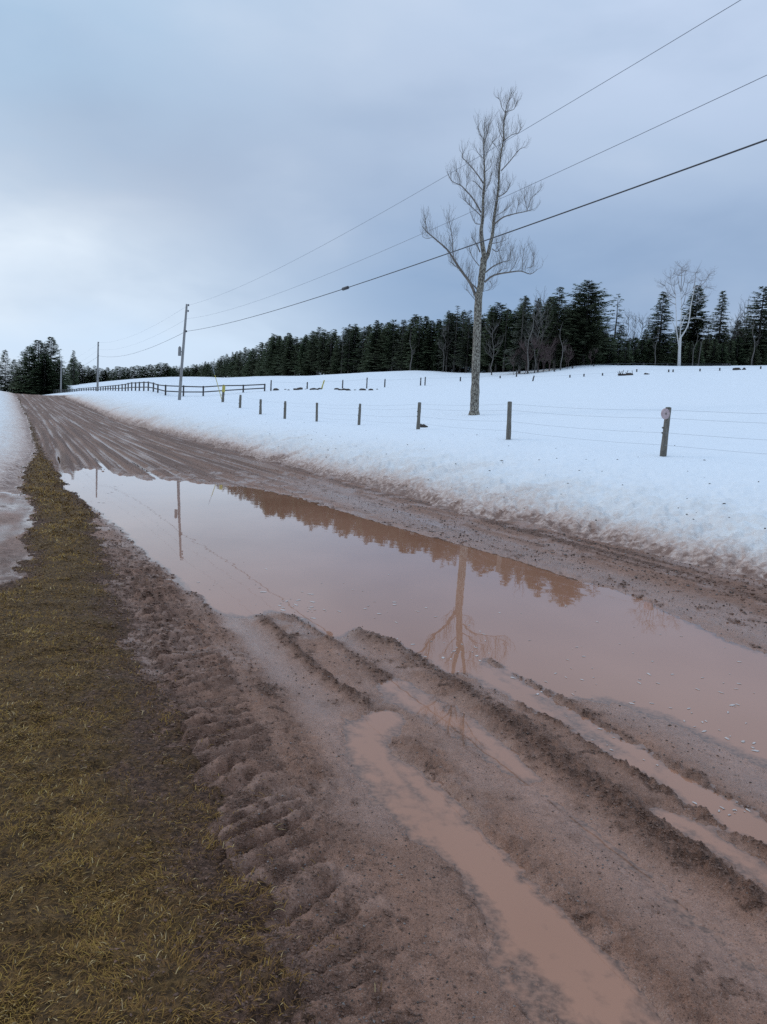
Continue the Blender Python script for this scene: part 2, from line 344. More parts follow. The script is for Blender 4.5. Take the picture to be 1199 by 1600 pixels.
    zl = zrd+0.05+0.42*(1-np.exp(-kl/2.2))+0.08*fbm(x*.6, y*.6, 3, 97)*sm(kl, 0, 1)+0.04*n1*np.exp(-kl/3)+kl*0.008
    ks = sm(dl, 0.0, 0.35)*ksn*(db < 0)
    z = z*(1-ks)+zl*ks
    # right snow
    m_ = db > -0.3
    if m_.any():
        xs, ys, dbs = x[m_], y[m_], db[m_]
        F = field_z(xs, ys); q = np.clip(dbs, 0, None)
        prof = np.minimum((1-np.exp(-q/2.3))/(1-math.exp(-6/2.3)), 1)
        zz = z[m_]; base_ = zrd[m_]+0.10
        bank = base_+(F-base_)*prof
        lump = np.exp(-((q-1.3)/1.3)**2)
        fs = fbm(xs*1.4, ys*1.4, 4, 101, .55); fs2 = fbm(xs*5, ys*5, 3, 105, .6)
        bank = bank+lump*(0.06+0.17*fs)+(np.exp(-q/2.4))*(0.10*fs2+.05*(1-2*np.abs(fbm(xs*2.6, ys*2.6, 3, 109, .6))))+0.09*fbm(xs*0.16, ys*0.16, 3, 107)*sm(q, 2, 8)+0.022*fs*sm(q, 1, 4)+.006*fs2
        kk = sm(dbs, -0.05, 0.22)
        z[m_] = zz*(1-kk)+bank*kk
    # dirt on snow
    dirt = np.zeros(x.shape)
    dn = 0.5+0.5*fbm(x*0.8, y*0.8, 4, 111, .6)*1.4; dn2 = 0.5+0.5*fbm(x*4, y*4, 3, 113, .6)*1.5
    q = np.clip(db, 0, None)
    dr = 0.85*np.exp(-(q/0.42)**1.3)+0.20*np.exp(-(q/1.5)**2)*(0.35+1.0*dn)*(0.4+0.9*dn2)+0.13*np.exp(-(q/3.2)**2)*(.5+dn2*dn)+.5*sm(fbm(x*.35, y*.35, 2, 119), .22, .5)*np.exp(-q/1.0)
    q2 = np.clip(dl, 0, None)
    dL = 0.9*np.exp(-q2/0.5)+0.45*np.exp(-(q2/2.0)**2)*dn2+0.75*np.exp(-np.clip(s-15, 0, None)/1.6)
    dirt = np.where(t > tr-2, dr, dL)
    # how worn the verge is
    wear = np.clip(sm(-gs, 0.0, 0.75-.45*sm(s, 4, 9))*0.8+0.5*fbm(x*1.1, y*1.1, 3, 117)+0.2, 0, 1)
    dirt = np.where((gs < .4) & (db < -1), np.where(gs < 0, wear, wear*0), dirt)
    dirt = np.where((cls == 3) | ((dl > -.2) & snow_l & (gs > 0) & (db < -1)), dL, dirt)
    wet = np.where(cls == 4, sm(-(zm-zm)+fbm(t*2, s*.5, 3, 95), -.3, .3)*-1+1, wet)
    CLOD_SHADE[0] = np.clip(clod, 0, 1)
    return z, cls, np.clip(wet, 0, 1), np.clip(dirt, 0, 1)
def gz(x, y):
    return float(terrain(np.array([x]), np.array([y]))[0][0])

# fan grid: fine where the road is near, coarser with distance
rs = [0.4]
while rs[-1] < 1500:
    r_ = rs[-1]; rs.append(r_+(0.05 if r_ < 1.5 else min(r_*r_*0.00125, r_*0.0085) if r_ < 160 else r_*0.02))
rs = np.array(rs)
az = np.concatenate([np.arange(-150, -36, 1.2), np.arange(-36, 34, 0.088), np.arange(34, 150, 1.2)])*math.pi/180
RR, AA = np.meshgrid(rs, az, indexing='ij'); GX = RR*np.sin(AA); GY = RR*np.cos(AA)
GZ, GC, GW, GD = terrain(GX.ravel(), GY.ravel()); GK = CLOD_SHADE[0]
NR, NA = RR.shape
idx = np.arange(NR*NA).reshape(NR, NA)
Q = np.stack([idx[:-1, :-1], idx[:-1, 1:], idx[1:, 1:], idx[1:, :-1]], -1).reshape(-1, 4)[:, ::-1]
allv = np.stack([GX.ravel(), GY.ravel(), GZ], -1)
def mesh_np(name, V, Fq, mat, attrs=None, smooth=True, parent=None):
    me = bpy.data.meshes.new(name); k = Fq.shape[1]
    me.vertices.add(len(V)); me.vertices.foreach_set('co', np.ascontiguousarray(V, dtype=np.float32).ravel())
    me.loops.add(Fq.size); me.loops.foreach_set('vertex_index', np.ascontiguousarray(Fq, dtype=np.int32).ravel())
    me.polygons.add(len(Fq)); me.polygons.foreach_set('loop_start', np.arange(0, Fq.size, k, dtype=np.int32))
    me.polygons.foreach_set('loop_total', np.full(len(Fq), k, dtype=np.int32))
    me.polygons.foreach_set('use_smooth', np.full(len(Fq), smooth))
    me.update(calc_edges=True); me.validate()
    for an, av in (attrs or {}).items():
        a = me.attributes.new(an, 'FLOAT', 'POINT'); a.data.foreach_set('value', np.ascontiguousarray(av, dtype=np.float32))
    me.materials.append(mat)
    o = bpy.data.objects.new(name, me); col.objects.link(o); o.parent = parent
    return o
def tag(o, label=None, cat=None, group=None, kind=None):
    if label: o['label'] = label
    if cat: o['category'] = cat
    if group: o['group'] = group
    if kind: o['kind'] = kind
    return o

# ------------------------------------------------------------------ materials
def newmat(name):
    mt = bpy.data.materials.new(name); mt.use_nodes = True; n = mt.node_tree; n.nodes.clear(); bb = NB(n)
    bs = bb.n('ShaderNodeBsdfPrincipled'); o = bb.n('ShaderNodeOutputMaterial'); bb.l(bs.outputs[0], o.inputs[0])
    return mt, bb, bs
def attr(bb, name):
    a = bb.n('ShaderNodeAttribute'); a.attribute_name = name; return a.outputs['Fac']
def bump(bb, bs, h, dist, strength=1.0):
    bu = bb.n('ShaderNodeBump'); bu.inputs['Distance'].default_value = dist
    bb.put(bu.inputs['Strength'], strength); bb.l(h, bu.inputs['Height']); bb.l(bu.outputs[0], bs.inputs['Normal'])
def objco(bb): return bb.n('ShaderNodeTexCoord').outputs['Object']

def mat_mud(name, cA, cB, cC):
    mt, bb, bs = newmat(name); co = objco(bb); wt = attr(bb, 'wet'); ck = attr(bb, 'clod')
    n1 = bb.noise(co, 2.2, 5, 0.6); n2 = bb.noise(co, 22, 6, 0.7); n3 = bb.noise(co, 75, 4, 0.65); n4 = bb.noise(co, 190, 3, 0.6)
    c_ = bb.mix(bb.maprange(n1, .35, .65), cA, cB)
    c_ = bb.mix(bb.maprange(n2, .40, .66, 0, .6), c_, bb.mix(0.5, c_, cC))
    # torn dark crumbs where the wheels turned the soil over, plus painted tread-gap shade
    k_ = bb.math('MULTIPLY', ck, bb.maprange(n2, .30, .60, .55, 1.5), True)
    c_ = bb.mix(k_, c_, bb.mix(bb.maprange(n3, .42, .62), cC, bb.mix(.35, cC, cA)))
    c_ = bb.mix(bb.maprange(n3, .56, .63, 0, .75), c_, bb.mix(.3, cC, cB)); c_ = bb.mix(bb.maprange(n4, .59, .67, 0, .5), c_, (0.42, 0.33, 0.29))
    c_ = bb.mix(bb.maprange(n4, .42, .34, 0, .75), c_, (0.05, 0.03, 0.022))
    bb.l(c_, bs.inputs['Base Color'])
    w2 = bb.math('MULTIPLY', wt, bb.math('SUBTRACT', 1.0, bb.math('MULTIPLY', ck, .9)), True)
    ro = bb.math('ADD', bb.maprange(w2, 0, 1, 0.60, 0.08), bb.math('MULTIPLY', bb.math('SUBTRACT', n2, 0.5), bb.maprange(w2, 0, 1, .5, .14)), True)
    bb.l(ro, bs.inputs['Roughness']); bs.inputs['IOR'].default_value = 1.38; bb.l(bb.maprange(w2, 0, .6, .28, .5), bs.inputs['Specular IOR Level'])
    h = bb.math('ADD', bb.math('MULTIPLY', n2, 0.6), bb.math('ADD', bb.math('MULTIPLY', n3, 0.3), bb.math('MULTIPLY', n4, .12)))
    bump(bb, bs, h, 0.026, bb.maprange(w2, .1, 1, 1.0, 0.10)); return mt
M_mud = mat_mud('wet_red_mud', (0.36, 0.190, 0.126), (0.28, 0.152, 0.104), (0.085, 0.041, 0.025))
M_drive = mat_mud('driveway_mud', (0.36, 0.21, 0.16), (0.28, 0.18, 0.14), (0.13, 0.075, 0.055))

mt, bb, bs = newmat('verge_soil'); co = objco(bb); wr = attr(bb, 'dirt')
n1 = bb.noise(co, 6, 5, .6); n2 = bb.noise(co, 45, 4, .65)
cg = bb.mix(bb.maprange(n2, .4, .62), (0.055, 0.030, 0.012), (0.165, 0.092, 0.032))
cm = bb.mix(bb.maprange(n2, .4, .62), (0.045, 0.023, 0.014), (0.15, 0.08, 0.05))
bb.l(bb.mix(bb.maprange(bb.math('ADD', wr, bb.math('MULTIPLY', bb.math('SUBTRACT', n1, .5), 1.2)), .2, .6), cm, cg), bs.inputs['Base Color'])
bs.inputs['Roughness'].default_value = 0.8; bs.inputs['Specular IOR Level'].default_value = .2; bump(bb, bs, n2, 0.03, 1.0); M_verge = mt

mt, bb, bs = newmat('snow'); co = objco(bb); dt = attr(bb, 'dirt')
n1 = bb.noise(co, 1.3, 5, .6); n2 = bb.noise(co, 9, 5, .65); n3 = bb.noise(co, 60, 3, .6)
dm = bb.math('MULTIPLY', dt, bb.maprange(n2, .35, .65, 0.55, 1.35), True)
spk = bb.math('MULTIPLY', bb.maprange(n3, .60, .66), bb.maprange(dt, 0.05, 0.4, 0, 0.4))
sp2 = bb.math('MULTIPLY', bb.maprange(bb.noise(bb.mapping(co, scale=(1, 2.4, 1), rot=(0, 0, .4)), 2.6, 7, .75), .60, .70), 0.30)
c_ = bb.mix(n1, (0.82, 0.86, 0.90), (0.77, 0.82, 0.87))
rmp = bb.n('ShaderNodeValToRGB'); bb.l(dm, rmp.inputs[0]); e = rmp.color_ramp
e.elements[0].position = 0; e.elements[0].color = (1, 1, 1, 1); e.elements[1].position = 1; e.elements[1].color = (0.28, 0.155, 0.11, 1)
for p, cc in ((0.10, (0.93, .88, .83, 1)), (0.32, (0.84, .69, .60, 1)), (0.62, (.64, .44, .35, 1))):
    q = e.elements.new(p); q.color = cc
c_ = bb.mix(1.0, c_, rmp.outputs[0], 'MULTIPLY'); c_ = bb.mix(spk, c_, (0.16, 0.10, 0.07)); c_ = bb.mix(sp2, c_, (0.35, 0.3, 0.28))
bb.l(c_, bs.inputs['Base Color']); bb.l(bb.maprange(dt, 0, .5, .75, .5), bs.inputs['Roughness'])
bs.inputs['Specular IOR Level'].default_value = 0.3
bump(bb, bs, bb.math('ADD', bb.math('MULTIPLY', n2, .75), bb.math('MULTIPLY', n3, .25)), 0.05, bb.maprange(dt, 0, .25, .25, 1.0)); M_snow = mt

mt, bb, bs = newmat('muddy_water'); co = objco(bb)
n1 = bb.noise(bb.mapping(co, scale=(1, .5, 1)), 0.5, 3, .5)
dp = attr(bb, 'depth'); nb = bb.noise(co, 40, 5, .7); silt = bb.mix(bb.maprange(n1, .35, .65), (0.42, 0.215, 0.140), (0.33, 0.160, 0.098))
bed = bb.mix(bb.maprange(nb, .42, .6), (0.12, 0.07, 0.05), (0.26, 0.145, 0.10)); bb.l(bb.mix(bb.maprange(bb.math('ADD', dp, bb.math('MULTIPLY', bb.math('SUBTRACT', nb, .5), .006)), 0.001, .020), bed, silt), bs.inputs['Base Color'])
bs.inputs['Roughness'].default_value = 0.015; bs.inputs['IOR'].default_value = 1.36
bump(bb, bs, bb.noise(co, 2.2, 2, .5), 0.0012, 0.6); M_water = mt

def simple(name, ca, cb, scale=8, rough=.8, stretch=(1, 1, 1), bd=0.0, metallic=0.0, lo=.35, hi=.65):
    mt, bb, bs = newmat(name); co = bb.mapping(objco(bb), scale=stretch); n = bb.noise(co, scale, 5, .65)
    bb.l(bb.mix(bb.maprange(n, lo, hi), ca, cb), bs.inputs['Base Color']); bs.inputs['Roughness'].default_value = rough
    bs.inputs['Metallic'].default_value = metallic
    if bd: bump(bb, bs, n, bd)
    return mt
M_post = simple('weathered_post_wood', (0.10, 0.088, 0.07), (0.22, 0.20, 0.17), 9, .9, (6, 6, .6), .01)
M_pole = simple('grey_pole_wood', (0.20, 0.19, 0.185), (0.33, 0.32, 0.31), 4, .85, (5, 5, .4), .005)
M_rail = simple('dark_rail_wood', (0.045, 0.042, 0.042), (0.09, 0.085, 0.085), 4, .85)
M_wire = simple('cable', (0.045, 0.05, 0.06), (0.05, 0.055, 0.065), 2, .6)
M_wirel = simple('bare_conductor', (0.20, 0.23, 0.28), (0.24, 0.27, 0.32), 2, .5)
M_fwire = simple('fence_wire_metal', (0.25, 0.27, 0.30), (0.32, 0.34, 0.36), 3, .5)
M_yel = simple('yellow_plastic', (0.45, 0.38, 0.06), (0.52, 0.44, 0.10), 6, .5)
M_disc = simple('faded_pink_reflector', (0.42, 0.30, 0.30), (0.55, 0.42, 0.42), 14, .5)
M_bark = simple('lichen_grey_bark', (0.07, 0.055, 0.042), (0.34, 0.31, 0.25), 8, .9, (2.2, 2.2, 1.0), .03, lo=.46, hi=.56)
M_twig = simple('twig_bark', (0.12, 0.10, 0.085), (0.21, 0.18, 0.155), 3, .9)
M_birch = simple('birch_bark', (0.30, 0.28, 0.27), (0.62, 0.60, 0.58), 3, .8, (2, 2, 4), lo=.3, hi=.5)
M_btwig = simple('birch_twig', (0.24, 0.22, 0.22), (0.36, 0.34, 0.34), 3, .9)
M_gtwig = simple('grey_bare_branches', (0.09, 0.08, 0.072), (0.16, 0.145, 0.13), 3, .9)
M_red = simple('reddish_brush_twigs', (0.07, 0.045, 0.042), (0.13, 0.085, 0.08), 3, .9)
M_tr = simple('conifer_bark', (0.06, 0.052, 0.045), (0.14, 0.125, 0.11), 3, .9)
M_foam = simple('foam', (0.42, 0.36, 0.33), (0.60, 0.54, 0.51), 20, .6)
M_stone = simple('grey_pebble', (0.10, 0.085, 0.08), (0.24, 0.20, 0.18), 6, .6)
M_dark = simple('dark_clod', (0.035, 0.028, 0.022), (0.08, 0.06, 0.05), 10, .85)
M_crumb = simple('torn_soil', (0.065, 0.033, 0.021), (0.22, 0.118, 0.078), 60, .75)
M_white = simple('white_cap', (0.6, 0.6, 0.6), (0.7, 0.7, 0.7), 4, .5)
def foliage(name, ca, cb, cc):
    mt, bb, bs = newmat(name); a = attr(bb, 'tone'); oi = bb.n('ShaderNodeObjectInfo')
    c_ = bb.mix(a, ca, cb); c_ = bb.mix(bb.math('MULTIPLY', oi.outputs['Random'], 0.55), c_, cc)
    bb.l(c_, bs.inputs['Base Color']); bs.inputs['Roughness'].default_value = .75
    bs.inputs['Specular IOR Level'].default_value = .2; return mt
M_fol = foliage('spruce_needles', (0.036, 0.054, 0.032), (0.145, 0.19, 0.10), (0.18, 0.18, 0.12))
M_folg = foliage('greyish_lichen_spruce', (0.06, 0.07, 0.05), (0.15, 0.165, 0.12), (0.14, 0.14, 0.11))
mt, bb, bs = newmat('grass_blades'); a = attr(bb, 'tone')
r_ = bb.n('ShaderNodeValToRGB'); bb.l(a, r_.inputs[0]); e = r_.color_ramp
e.elements[0].color = (0.06, 0.034, 0.015, 1); e.elements[1].color = (0.50, 0.36, 0.18, 1)
for p, cc in ((.30, (0.18, .092, .035, 1)), (.52, (.27, .152, .042, 1)), (.8, (.34, .215, .050, 1))):
    q = e.elements.new(p); q.color = cc
bb.l(r_.outputs[0], bs.inputs['Base Color']); bs.inputs['Roughness'].default_value = .8; bs.inputs['Specular IOR Level'].default_value = .12; M_grass = mt

# ------------------------------------------------------------------ ground objects
qc = GC[Q]
def vote(q):
    return q[:, 0]
fc = vote(qc)
def sub(name, mask, mat, label, cat=None, attrs=('wet', 'dirt', 'clod'), kind='structure'):
    f = Q[mask]; u, inv = np.unique(f, return_inverse=True); f = inv.reshape(f.shape)
    at_ = {'wet': GW[u], 'dirt': GD[u], 'clod': GK[u]}
    o = mesh_np(name, allv[u], f, mat, {k: at_[k] for k in attrs}); tag(o, label, cat, kind=kind); return o
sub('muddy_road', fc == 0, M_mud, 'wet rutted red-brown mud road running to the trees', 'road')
sub('verge_ground', fc == 1, M_verge, 'brown soil under the worn grass verge', 'ground')
sub('snow_field', fc == 2, M_snow, 'snow covered field and dirty snow bank right of the road', 'snow')
sub('snow_bank', fc == 3, M_snow, 'dirty snow bank left of the road', 'snow')
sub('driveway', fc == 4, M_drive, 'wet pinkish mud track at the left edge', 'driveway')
# water sheet wherever the mud dips under the level of the puddle
rmaxv = np.hypot(GX, GY).ravel()
wm = (GZ[Q].min(1) < 0.004) & (rmaxv[Q].max(1) < 30) & (fc == 0)
f = Q[wm]; u, inv = np.unique(f, return_inverse=True); f = inv.reshape(f.shape); wv = allv[u].copy(); wv[:, 2] = 0.0
tag(mesh_np('puddle_water', wv, f, M_water, {'depth': np.clip(-GZ[u], 0, 1)}), 'long murky red-brown puddle mirroring the sky and trees', 'puddle', kind='structure')

# ------------------------------------------------------------------ mesh builder
class MB:
    def __init__(s): s.v = []; s.f = []; s.n = 0; s.t = []
    def add(s, V, F_, tone=None):
        V = np.asarray(V, float); s.v.append(V); s.f += [tuple(int(i)+s.n for i in f) for f in F_]; s.n += len(V)
        s.t.append(np.full(len(V), 0.5) if tone is None else np.broadcast_to(tone, (len(V),)))
    def tube(s, pts, rad, k=6, cap=True):
        pts = np.asarray(pts, float); n = len(pts); rad = np.broadcast_to(np.asarray(rad, float), (n,))
        tg = np.gradient(pts, axis=0) if n > 2 else np.repeat((pts[-1]-pts[0])[None], n, 0)
        tg /= np.linalg.norm(tg, axis=1)[:, None]+1e-12
        up = np.array([0, 0, 1.0]) if abs(tg[0][2]) < .9 else np.array([1.0, 0, 0])
        V = []
        for i in range(n):
            a = np.cross(tg[i], up); a /= np.linalg.norm(a)+1e-12; c_ = np.cross(tg[i], a); up = np.cross(a, tg[i])
            if np.linalg.norm(up) < .1: up = np.array([0, 1.0, 0])
            for j in range(k):
                th = 2*math.pi*j/k; V.append(pts[i]+rad[i]*(a*math.cos(th)+c_*math.sin(th)))
        F_ = [(i*k+j, i*k+(j+1) % k, (i+1)*k+(j+1) % k, (i+1)*k+j) for i in range(n-1) for j in range(k)]
        if cap: F_ += [tuple(range(k))[::-1], tuple((n-1)*k+j for j in range(k))]
        s.add(V, F_)
    def box(s, c_, sz, ax=None):
        ax = np.eye(3) if ax is None else np.asarray(ax, float); c_ = np.asarray(c_, float); h = np.asarray(sz)/2
        V = [c_+ax[0]*h[0]*i+ax[1]*h[1]*j+ax[2]*h[2]*k for i in (-1, 1) for j in (-1, 1) for k in (-1, 1)]
        s.add(V, [(0, 1, 3, 2), (4, 6, 7, 5), (0, 4, 5, 1), (2, 3, 7, 6), (0, 2, 6, 4), (1, 5, 7, 3)])
    def blob(s, c_, sz, seed=0, tone=None):
        r = random.Random(seed); V = []; c_ = np.asarray(c_, float)
        nl, nk = 4, 7
        V.append(c_+np.array([0, 0, sz[2]]))
        for i in range(1, nl):
            ph = math.pi*i/nl
            for j in range(nk):
                th = 2*math.pi*j/nk+r.uniform(-.2, .2); q = r.uniform(.75, 1.15)
                V.append(c_+np.array([sz[0]*math.sin(ph)*math.cos(th), sz[1]*math.sin(ph)*math.sin(th), sz[2]*math.cos(ph)])*q)
        V.append(c_-np.array([0, 0, sz[2]]))
        F_ = [(0, 1+j, 1+(j+1) % nk) for j in range(nk)]
        for i in range(nl-2):
            F_ += [(1+i*nk+j, 1+(i+1)*nk+j, 1+(i+1)*nk+(j+1) % nk, 1+i*nk+(j+1) % nk) for j in range(nk)]
        L = len(V)-1; F_ += [(L, 1+(nl-2)*nk+(j+1) % nk, 1+(nl-2)*nk+j) for j in range(nk)]
        s.add(V, F_, tone)
    def build(s, name, mat, parent=None, smooth=False, tone=False, origin=None):
        me = bpy.data.meshes.new(name); V = np.vstack(s.v)
        if origin is not None: V = V-np.asarray(origin)[None]
        me.from_pydata(V.tolist(), [], s.f); me.update()
        if tone:
            a = me.attributes.new('tone', 'FLOAT', 'POINT'); a.data.foreach_set('value', np.concatenate(s.t).astype(np.float32))
        if smooth: me.polygons.foreach_set('use_smooth', np.full(len(me.polygons), True))
        me.materials.append(mat); o = bpy.data.objects.new(name, me); col.objects.link(o); o.parent = parent; return o
def empty(name, loc, label, cat, group=None, kind=None):
    o = bpy.data.objects.new(name, None); col.objects.link(o); o.location = loc; tag(o, label, cat, group, kind); return o

# ------------------------------------------------------------------ grass on the verge
def grass():
    V = []; T = []
    N = 900000
    r = 1.3*np.exp(rng.uniform(0, 1, N)**0.80*math.log(60/1.3)); a = rng.uniform(R(-50), R(12), N)
    x = r*np.sin(a); y = r*np.cos(a)
    z, c_, wt, dr = terrain(x, y)
    gsd = sdf(x, y, grass_poly)
    patch = 0.5+0.6*fbm(x*1.6, y*1.6, 3, 133)+0.45*fbm(x*6, y*6, 2, 135)
    keep = ((c_ == 1) & (rng.uniform(0, 1, N) < np.clip(.17+1.25*patch*(.18+.82*dr), 0.05, 1))) | ((c_ == 0) & (gsd < 0.30) & (rng.uniform(0, 1, N) < 0.35*np.clip(patch-.3, 0, 1)*np.exp(-np.clip(gsd, 0, 1)/.15)))
    x, y, z, dr, r, patch = x[keep], y[keep], z[keep], dr[keep], r[keep], patch[keep]; n = len(x)
    th = fbm(x*3, y*3, 2, 137)*6+rng.normal(0, 1.0, n); L = rng.uniform(.014, .042, n)*(0.8+.5*np.clip(patch, 0, 1)); lift = np.clip(rng.normal(.26, .25, n), .02, 1.0)
    wd = rng.uniform(.0009, .0018, n)*np.clip(r/3.2, 1, 9)
    L = L*np.clip(r/7, 1, 2.2)
    dx, dy = np.cos(th), np.sin(th); h = L*np.sin(lift); f_ = L*np.cos(lift)
    base = np.stack([x, y, z-.004], -1); px_, py_ = -dy*wd, dx*wd
    side = np.stack([px_, py_, np.zeros(n)], -1)
    mid = base+np.stack([dx*f_*.5, dy*f_*.5, h*.75], -1); tip = base+np.stack([dx*f_, dy*f_, h*rng.uniform(.5, 1, n)], -1)
    V = np.stack([base-side, base+side, mid+side*.8, mid-side*.8, tip], 1)
    tone = np.clip(0.08+0.42*patch+0.25*(dr-.4)+rng.normal(0, .20, n), 0, 1)
    straw = rng.uniform(0, 1, n) < .03; tone[straw] = 1.0
    b0 = np.arange(n)*5
    quad = np.stack([b0, b0+1, b0+2, b0+3], -1); tri = np.stack([b0+3, b0+2, b0+4, b0+4], -1)
    # triangles only, so one face size
    F_ = np.concatenate([np.stack([b0, b0+1, b0+2], -1), np.stack([b0, b0+2, b0+3], -1), np.stack([b0+3, b0+2, b0+4], -1)])
    o = mesh_np('grass', V.reshape(-1, 3), F_, M_grass, {'tone': np.repeat(tone, 5)}, smooth=False)
    tag(o, 'short flattened olive and brown grass along the road verge', 'grass', kind='stuff')
grass()

# little stones and clods pressed into the mud
def pebbles():
    N = 90000; r = 1.5*np.exp(rng.uniform(0, 1, N)**.85*math.log(26/1.5)); a = rng.uniform(R(-34), R(34), N)
    x = r*np.sin(a); y = r*np.cos(a); z, c_, wt, dr = terrain(x, y); s, t = st(x, y)
    k = (c_ == 0) & (z > 0.002) & (rng.uniform(0, 1, N) < np.clip(.35+1.2*fbm(x*1.5, y*1.5, 2, 141)+.5*sm(t, 5, 6), 0.03, 1))
    x, y, z, r = x[k], y[k], z[k], r[k]; n = len(x)
    sz = (0.0013+0.0052*rng.uniform(0, 1, n)**5)*np.clip(r/4, .8, 3)
    oc = np.array([[1, 0, 0], [0, 1, 0], [-1, 0, 0], [0, -1, 0], [0, 0, .8], [0, 0, -.8]])
    rot = rng.uniform(0, 6.28, n); cs, sn = np.cos(rot), np.sin(rot)
    jit = 1+rng.uniform(-.35, .35, (n, 6, 1)); P = oc[None]*jit*sz[:, None, None]*np.array([1.3, .9, .8])
    Px = P[..., 0]*cs[:, None]-P[..., 1]*sn[:, None]; Py = P[..., 0]*sn[:, None]+P[..., 1]*cs[:, None]
    V = np.stack([Px+x[:, None], Py+y[:, None], P[..., 2]+z[:, None]+sz[:, None]*.2], -1)
    f0 = np.array([[0, 1, 4], [1, 2, 4], [2, 3, 4], [3, 0, 4], [1, 0, 5], [2, 1, 5], [3, 2, 5], [0, 3, 5]])
    F_ = (f0[None]+(np.arange(n)*6)[:, None, None]).reshape(-1, 3)
    dark = np.arange(n) < n*0.6
    V = V.reshape(-1, 3); nd = int(n*0.6)
    o = mesh_np('mud_crumbs', V[:nd*6], F_[:nd*8], M_dark, smooth=False); tag(o, 'dark crumbs of mud scattered over the road', 'mud', kind='stuff')
    o = mesh_np('gravel', V[nd*6:], F_[nd*8:]-nd*6, M_stone, smooth=False); tag(o, 'small grey gravel pressed into the muddy road', 'gravel', kind='stuff')
pebbles()
def crumbs():
    N = 420000; r = 1.5*np.exp(rng.uniform(0, 1, N)**.9*math.log(13/1.5)); a = rng.uniform(R(-34), R(34), N)
    x = r*np.sin(a); y = r*np.cos(a); z, c_, wt, dr = terrain(x, y); ck = CLOD_SHADE[0]
    k = (c_ <= 1) & (z > 0.003) & (rng.uniform(0, 1, N) < np.clip(ck*1.1-.12, 0.0, 1)*np.where(c_ == 1, .0, 1)+np.where(c_ == 1, .25*(1-dr), 0)); x, y, z, r = x[k], y[k], z[k], r[k]; n = len(x)
    sz = (0.0016+0.0060*rng.uniform(0, 1, n)**4)*np.clip(r/3.5, .8, 2.2)
    oc = np.array([[1, 0, 0], [0, 1, 0], [-1, 0, 0], [0, -1, 0], [0, 0, .8], [0, 0, -.8]])
    rot = rng.uniform(0, 6.28, n); cs, sn = np.cos(rot), np.sin(rot); P = oc[None]*(1+rng.uniform(-.45, .45, (n, 6, 1)))*sz[:, None, None]*np.array([1.5, .9, .7])
    V = np.stack([P[..., 0]*cs[:, None]-P[..., 1]*sn[:, None]+x[:, None], P[..., 0]*sn[:, None]+P[..., 1]*cs[:, None]+y[:, None], P[..., 2]+z[:, None]+sz[:, None]*.2], -1)
    f0 = np.array([[0, 1, 4], [1, 2, 4], [2, 3, 4], [3, 0, 4], [1, 0, 5], [2, 1, 5], [3, 2, 5], [0, 3, 5]]); F_ = (f0[None]+(np.arange(n)*6)[:, None, None]).reshape(-1, 3)
    o = mesh_np('mud_clods', V.reshape(-1, 3), F_, M_crumb, smooth=False); tag(o, 'torn brown crumbs of soil along the rut edges and tread marks', 'mud', kind='stuff')
crumbs()

def foam():
    mb = MB(); spots = []
    def cl(cx, cy, sx, sy, n, s0=1.0):
        for _ in range(n): spots.append((random.gauss(cx, sx), random.gauss(cy, sy), s0))
    cl(470, 950, 35, 14, 26); cl(530, 935, 60, 18, 12, .8); cl(700, 1010, 40, 18, 26, .8); cl(620, 950, 80, 25, 14, .7); cl(1090, 1110, 60, 28, 28); cl(900, 1060, 80, 25, 22, .8)
    cl(1050, 1030, 90, 30, 12, .7); cl(1150, 1165, 40, 12, 8); cl(850, 1095, 40, 20, 8, .7); cl(1010, 1175, 60, 26, 22, .7); cl(1150, 1265, 30, 12, 12, .9); cl(960, 1000, 70, 20, 8, .6); cl(340, 900, 40, 20, 8, .7); cl(160, 760, 25, 10, 10, 1.0)
    for i, (px_, py_, s0) in enumerate(spots):
        p = hit(px_, py_, lambda x, y: x*0)
        zz, cc, _, _ = terrain(np.array([p[0]]), np.array([p[1]]))
        if zz[0] > -0.004 or cc[0] != 0: continue
        a = random.uniform(.005, .02)*s0*min(1.7, max(.7, p[1]/5)); e_ = random.uniform(.35, .8); k = 9; th0 = random.uniform(0, 3)
        ring = []
        for j in range(k):
            th = 2*math.pi*j/k; q = a*random.uniform(.6, 1.15); ux, uy = q*math.cos(th)*1.5, q*e_*math.sin(th)
            ring.append((p[0]+ux*math.cos(th0)-uy*math.sin(th0), p[1]+ux*math.sin(th0)+uy*math.cos(th0), .0015))
        top = [(x_*.8+p[0]*.2, y_*.8+p[1]*.2, .004) for x_, y_, _ in ring]
        mb.add(ring+top+[(p[0], p[1], .005)], [(j, (j+1) % k, k+(j+1) % k, k+j) for j in range(k)]+[(k+j, k+(j+1) % k, 2*k) for j in range(k)])
    tag(mb.build('foam_flecks', M_foam), 'pale flecks of foam floating on the puddle', 'foam', kind='stuff')
foam()

# dark twigs, clods and leaves lying on the snow
def snow_litter():
    mb = MB()
    for i in range(280):
        s = random.uniform(3, 60); q = abs(random.gauss(0, 3.4))+.25; t = tR(s)+q
        x, y = RD*s+RN*t
        zz, cc, _, _ = terrain(np.array([x]), np.array([y]))
        if cc[0] != 2: continue
        a = random.uniform(.006, .018)*(1.6 if random.random() < .05 else 1)*(1 if q > 1 else 1.3)
        mb.blob((x, y, zz[0]+a*.2), (a*random.uniform(.8, 2.0), a, a*.6), i)
    tag(mb.build('snow_debris', M_dark), 'dark clods and twigs strewn over the snow beside the road', 'debris', kind='stuff')
snow_litter()

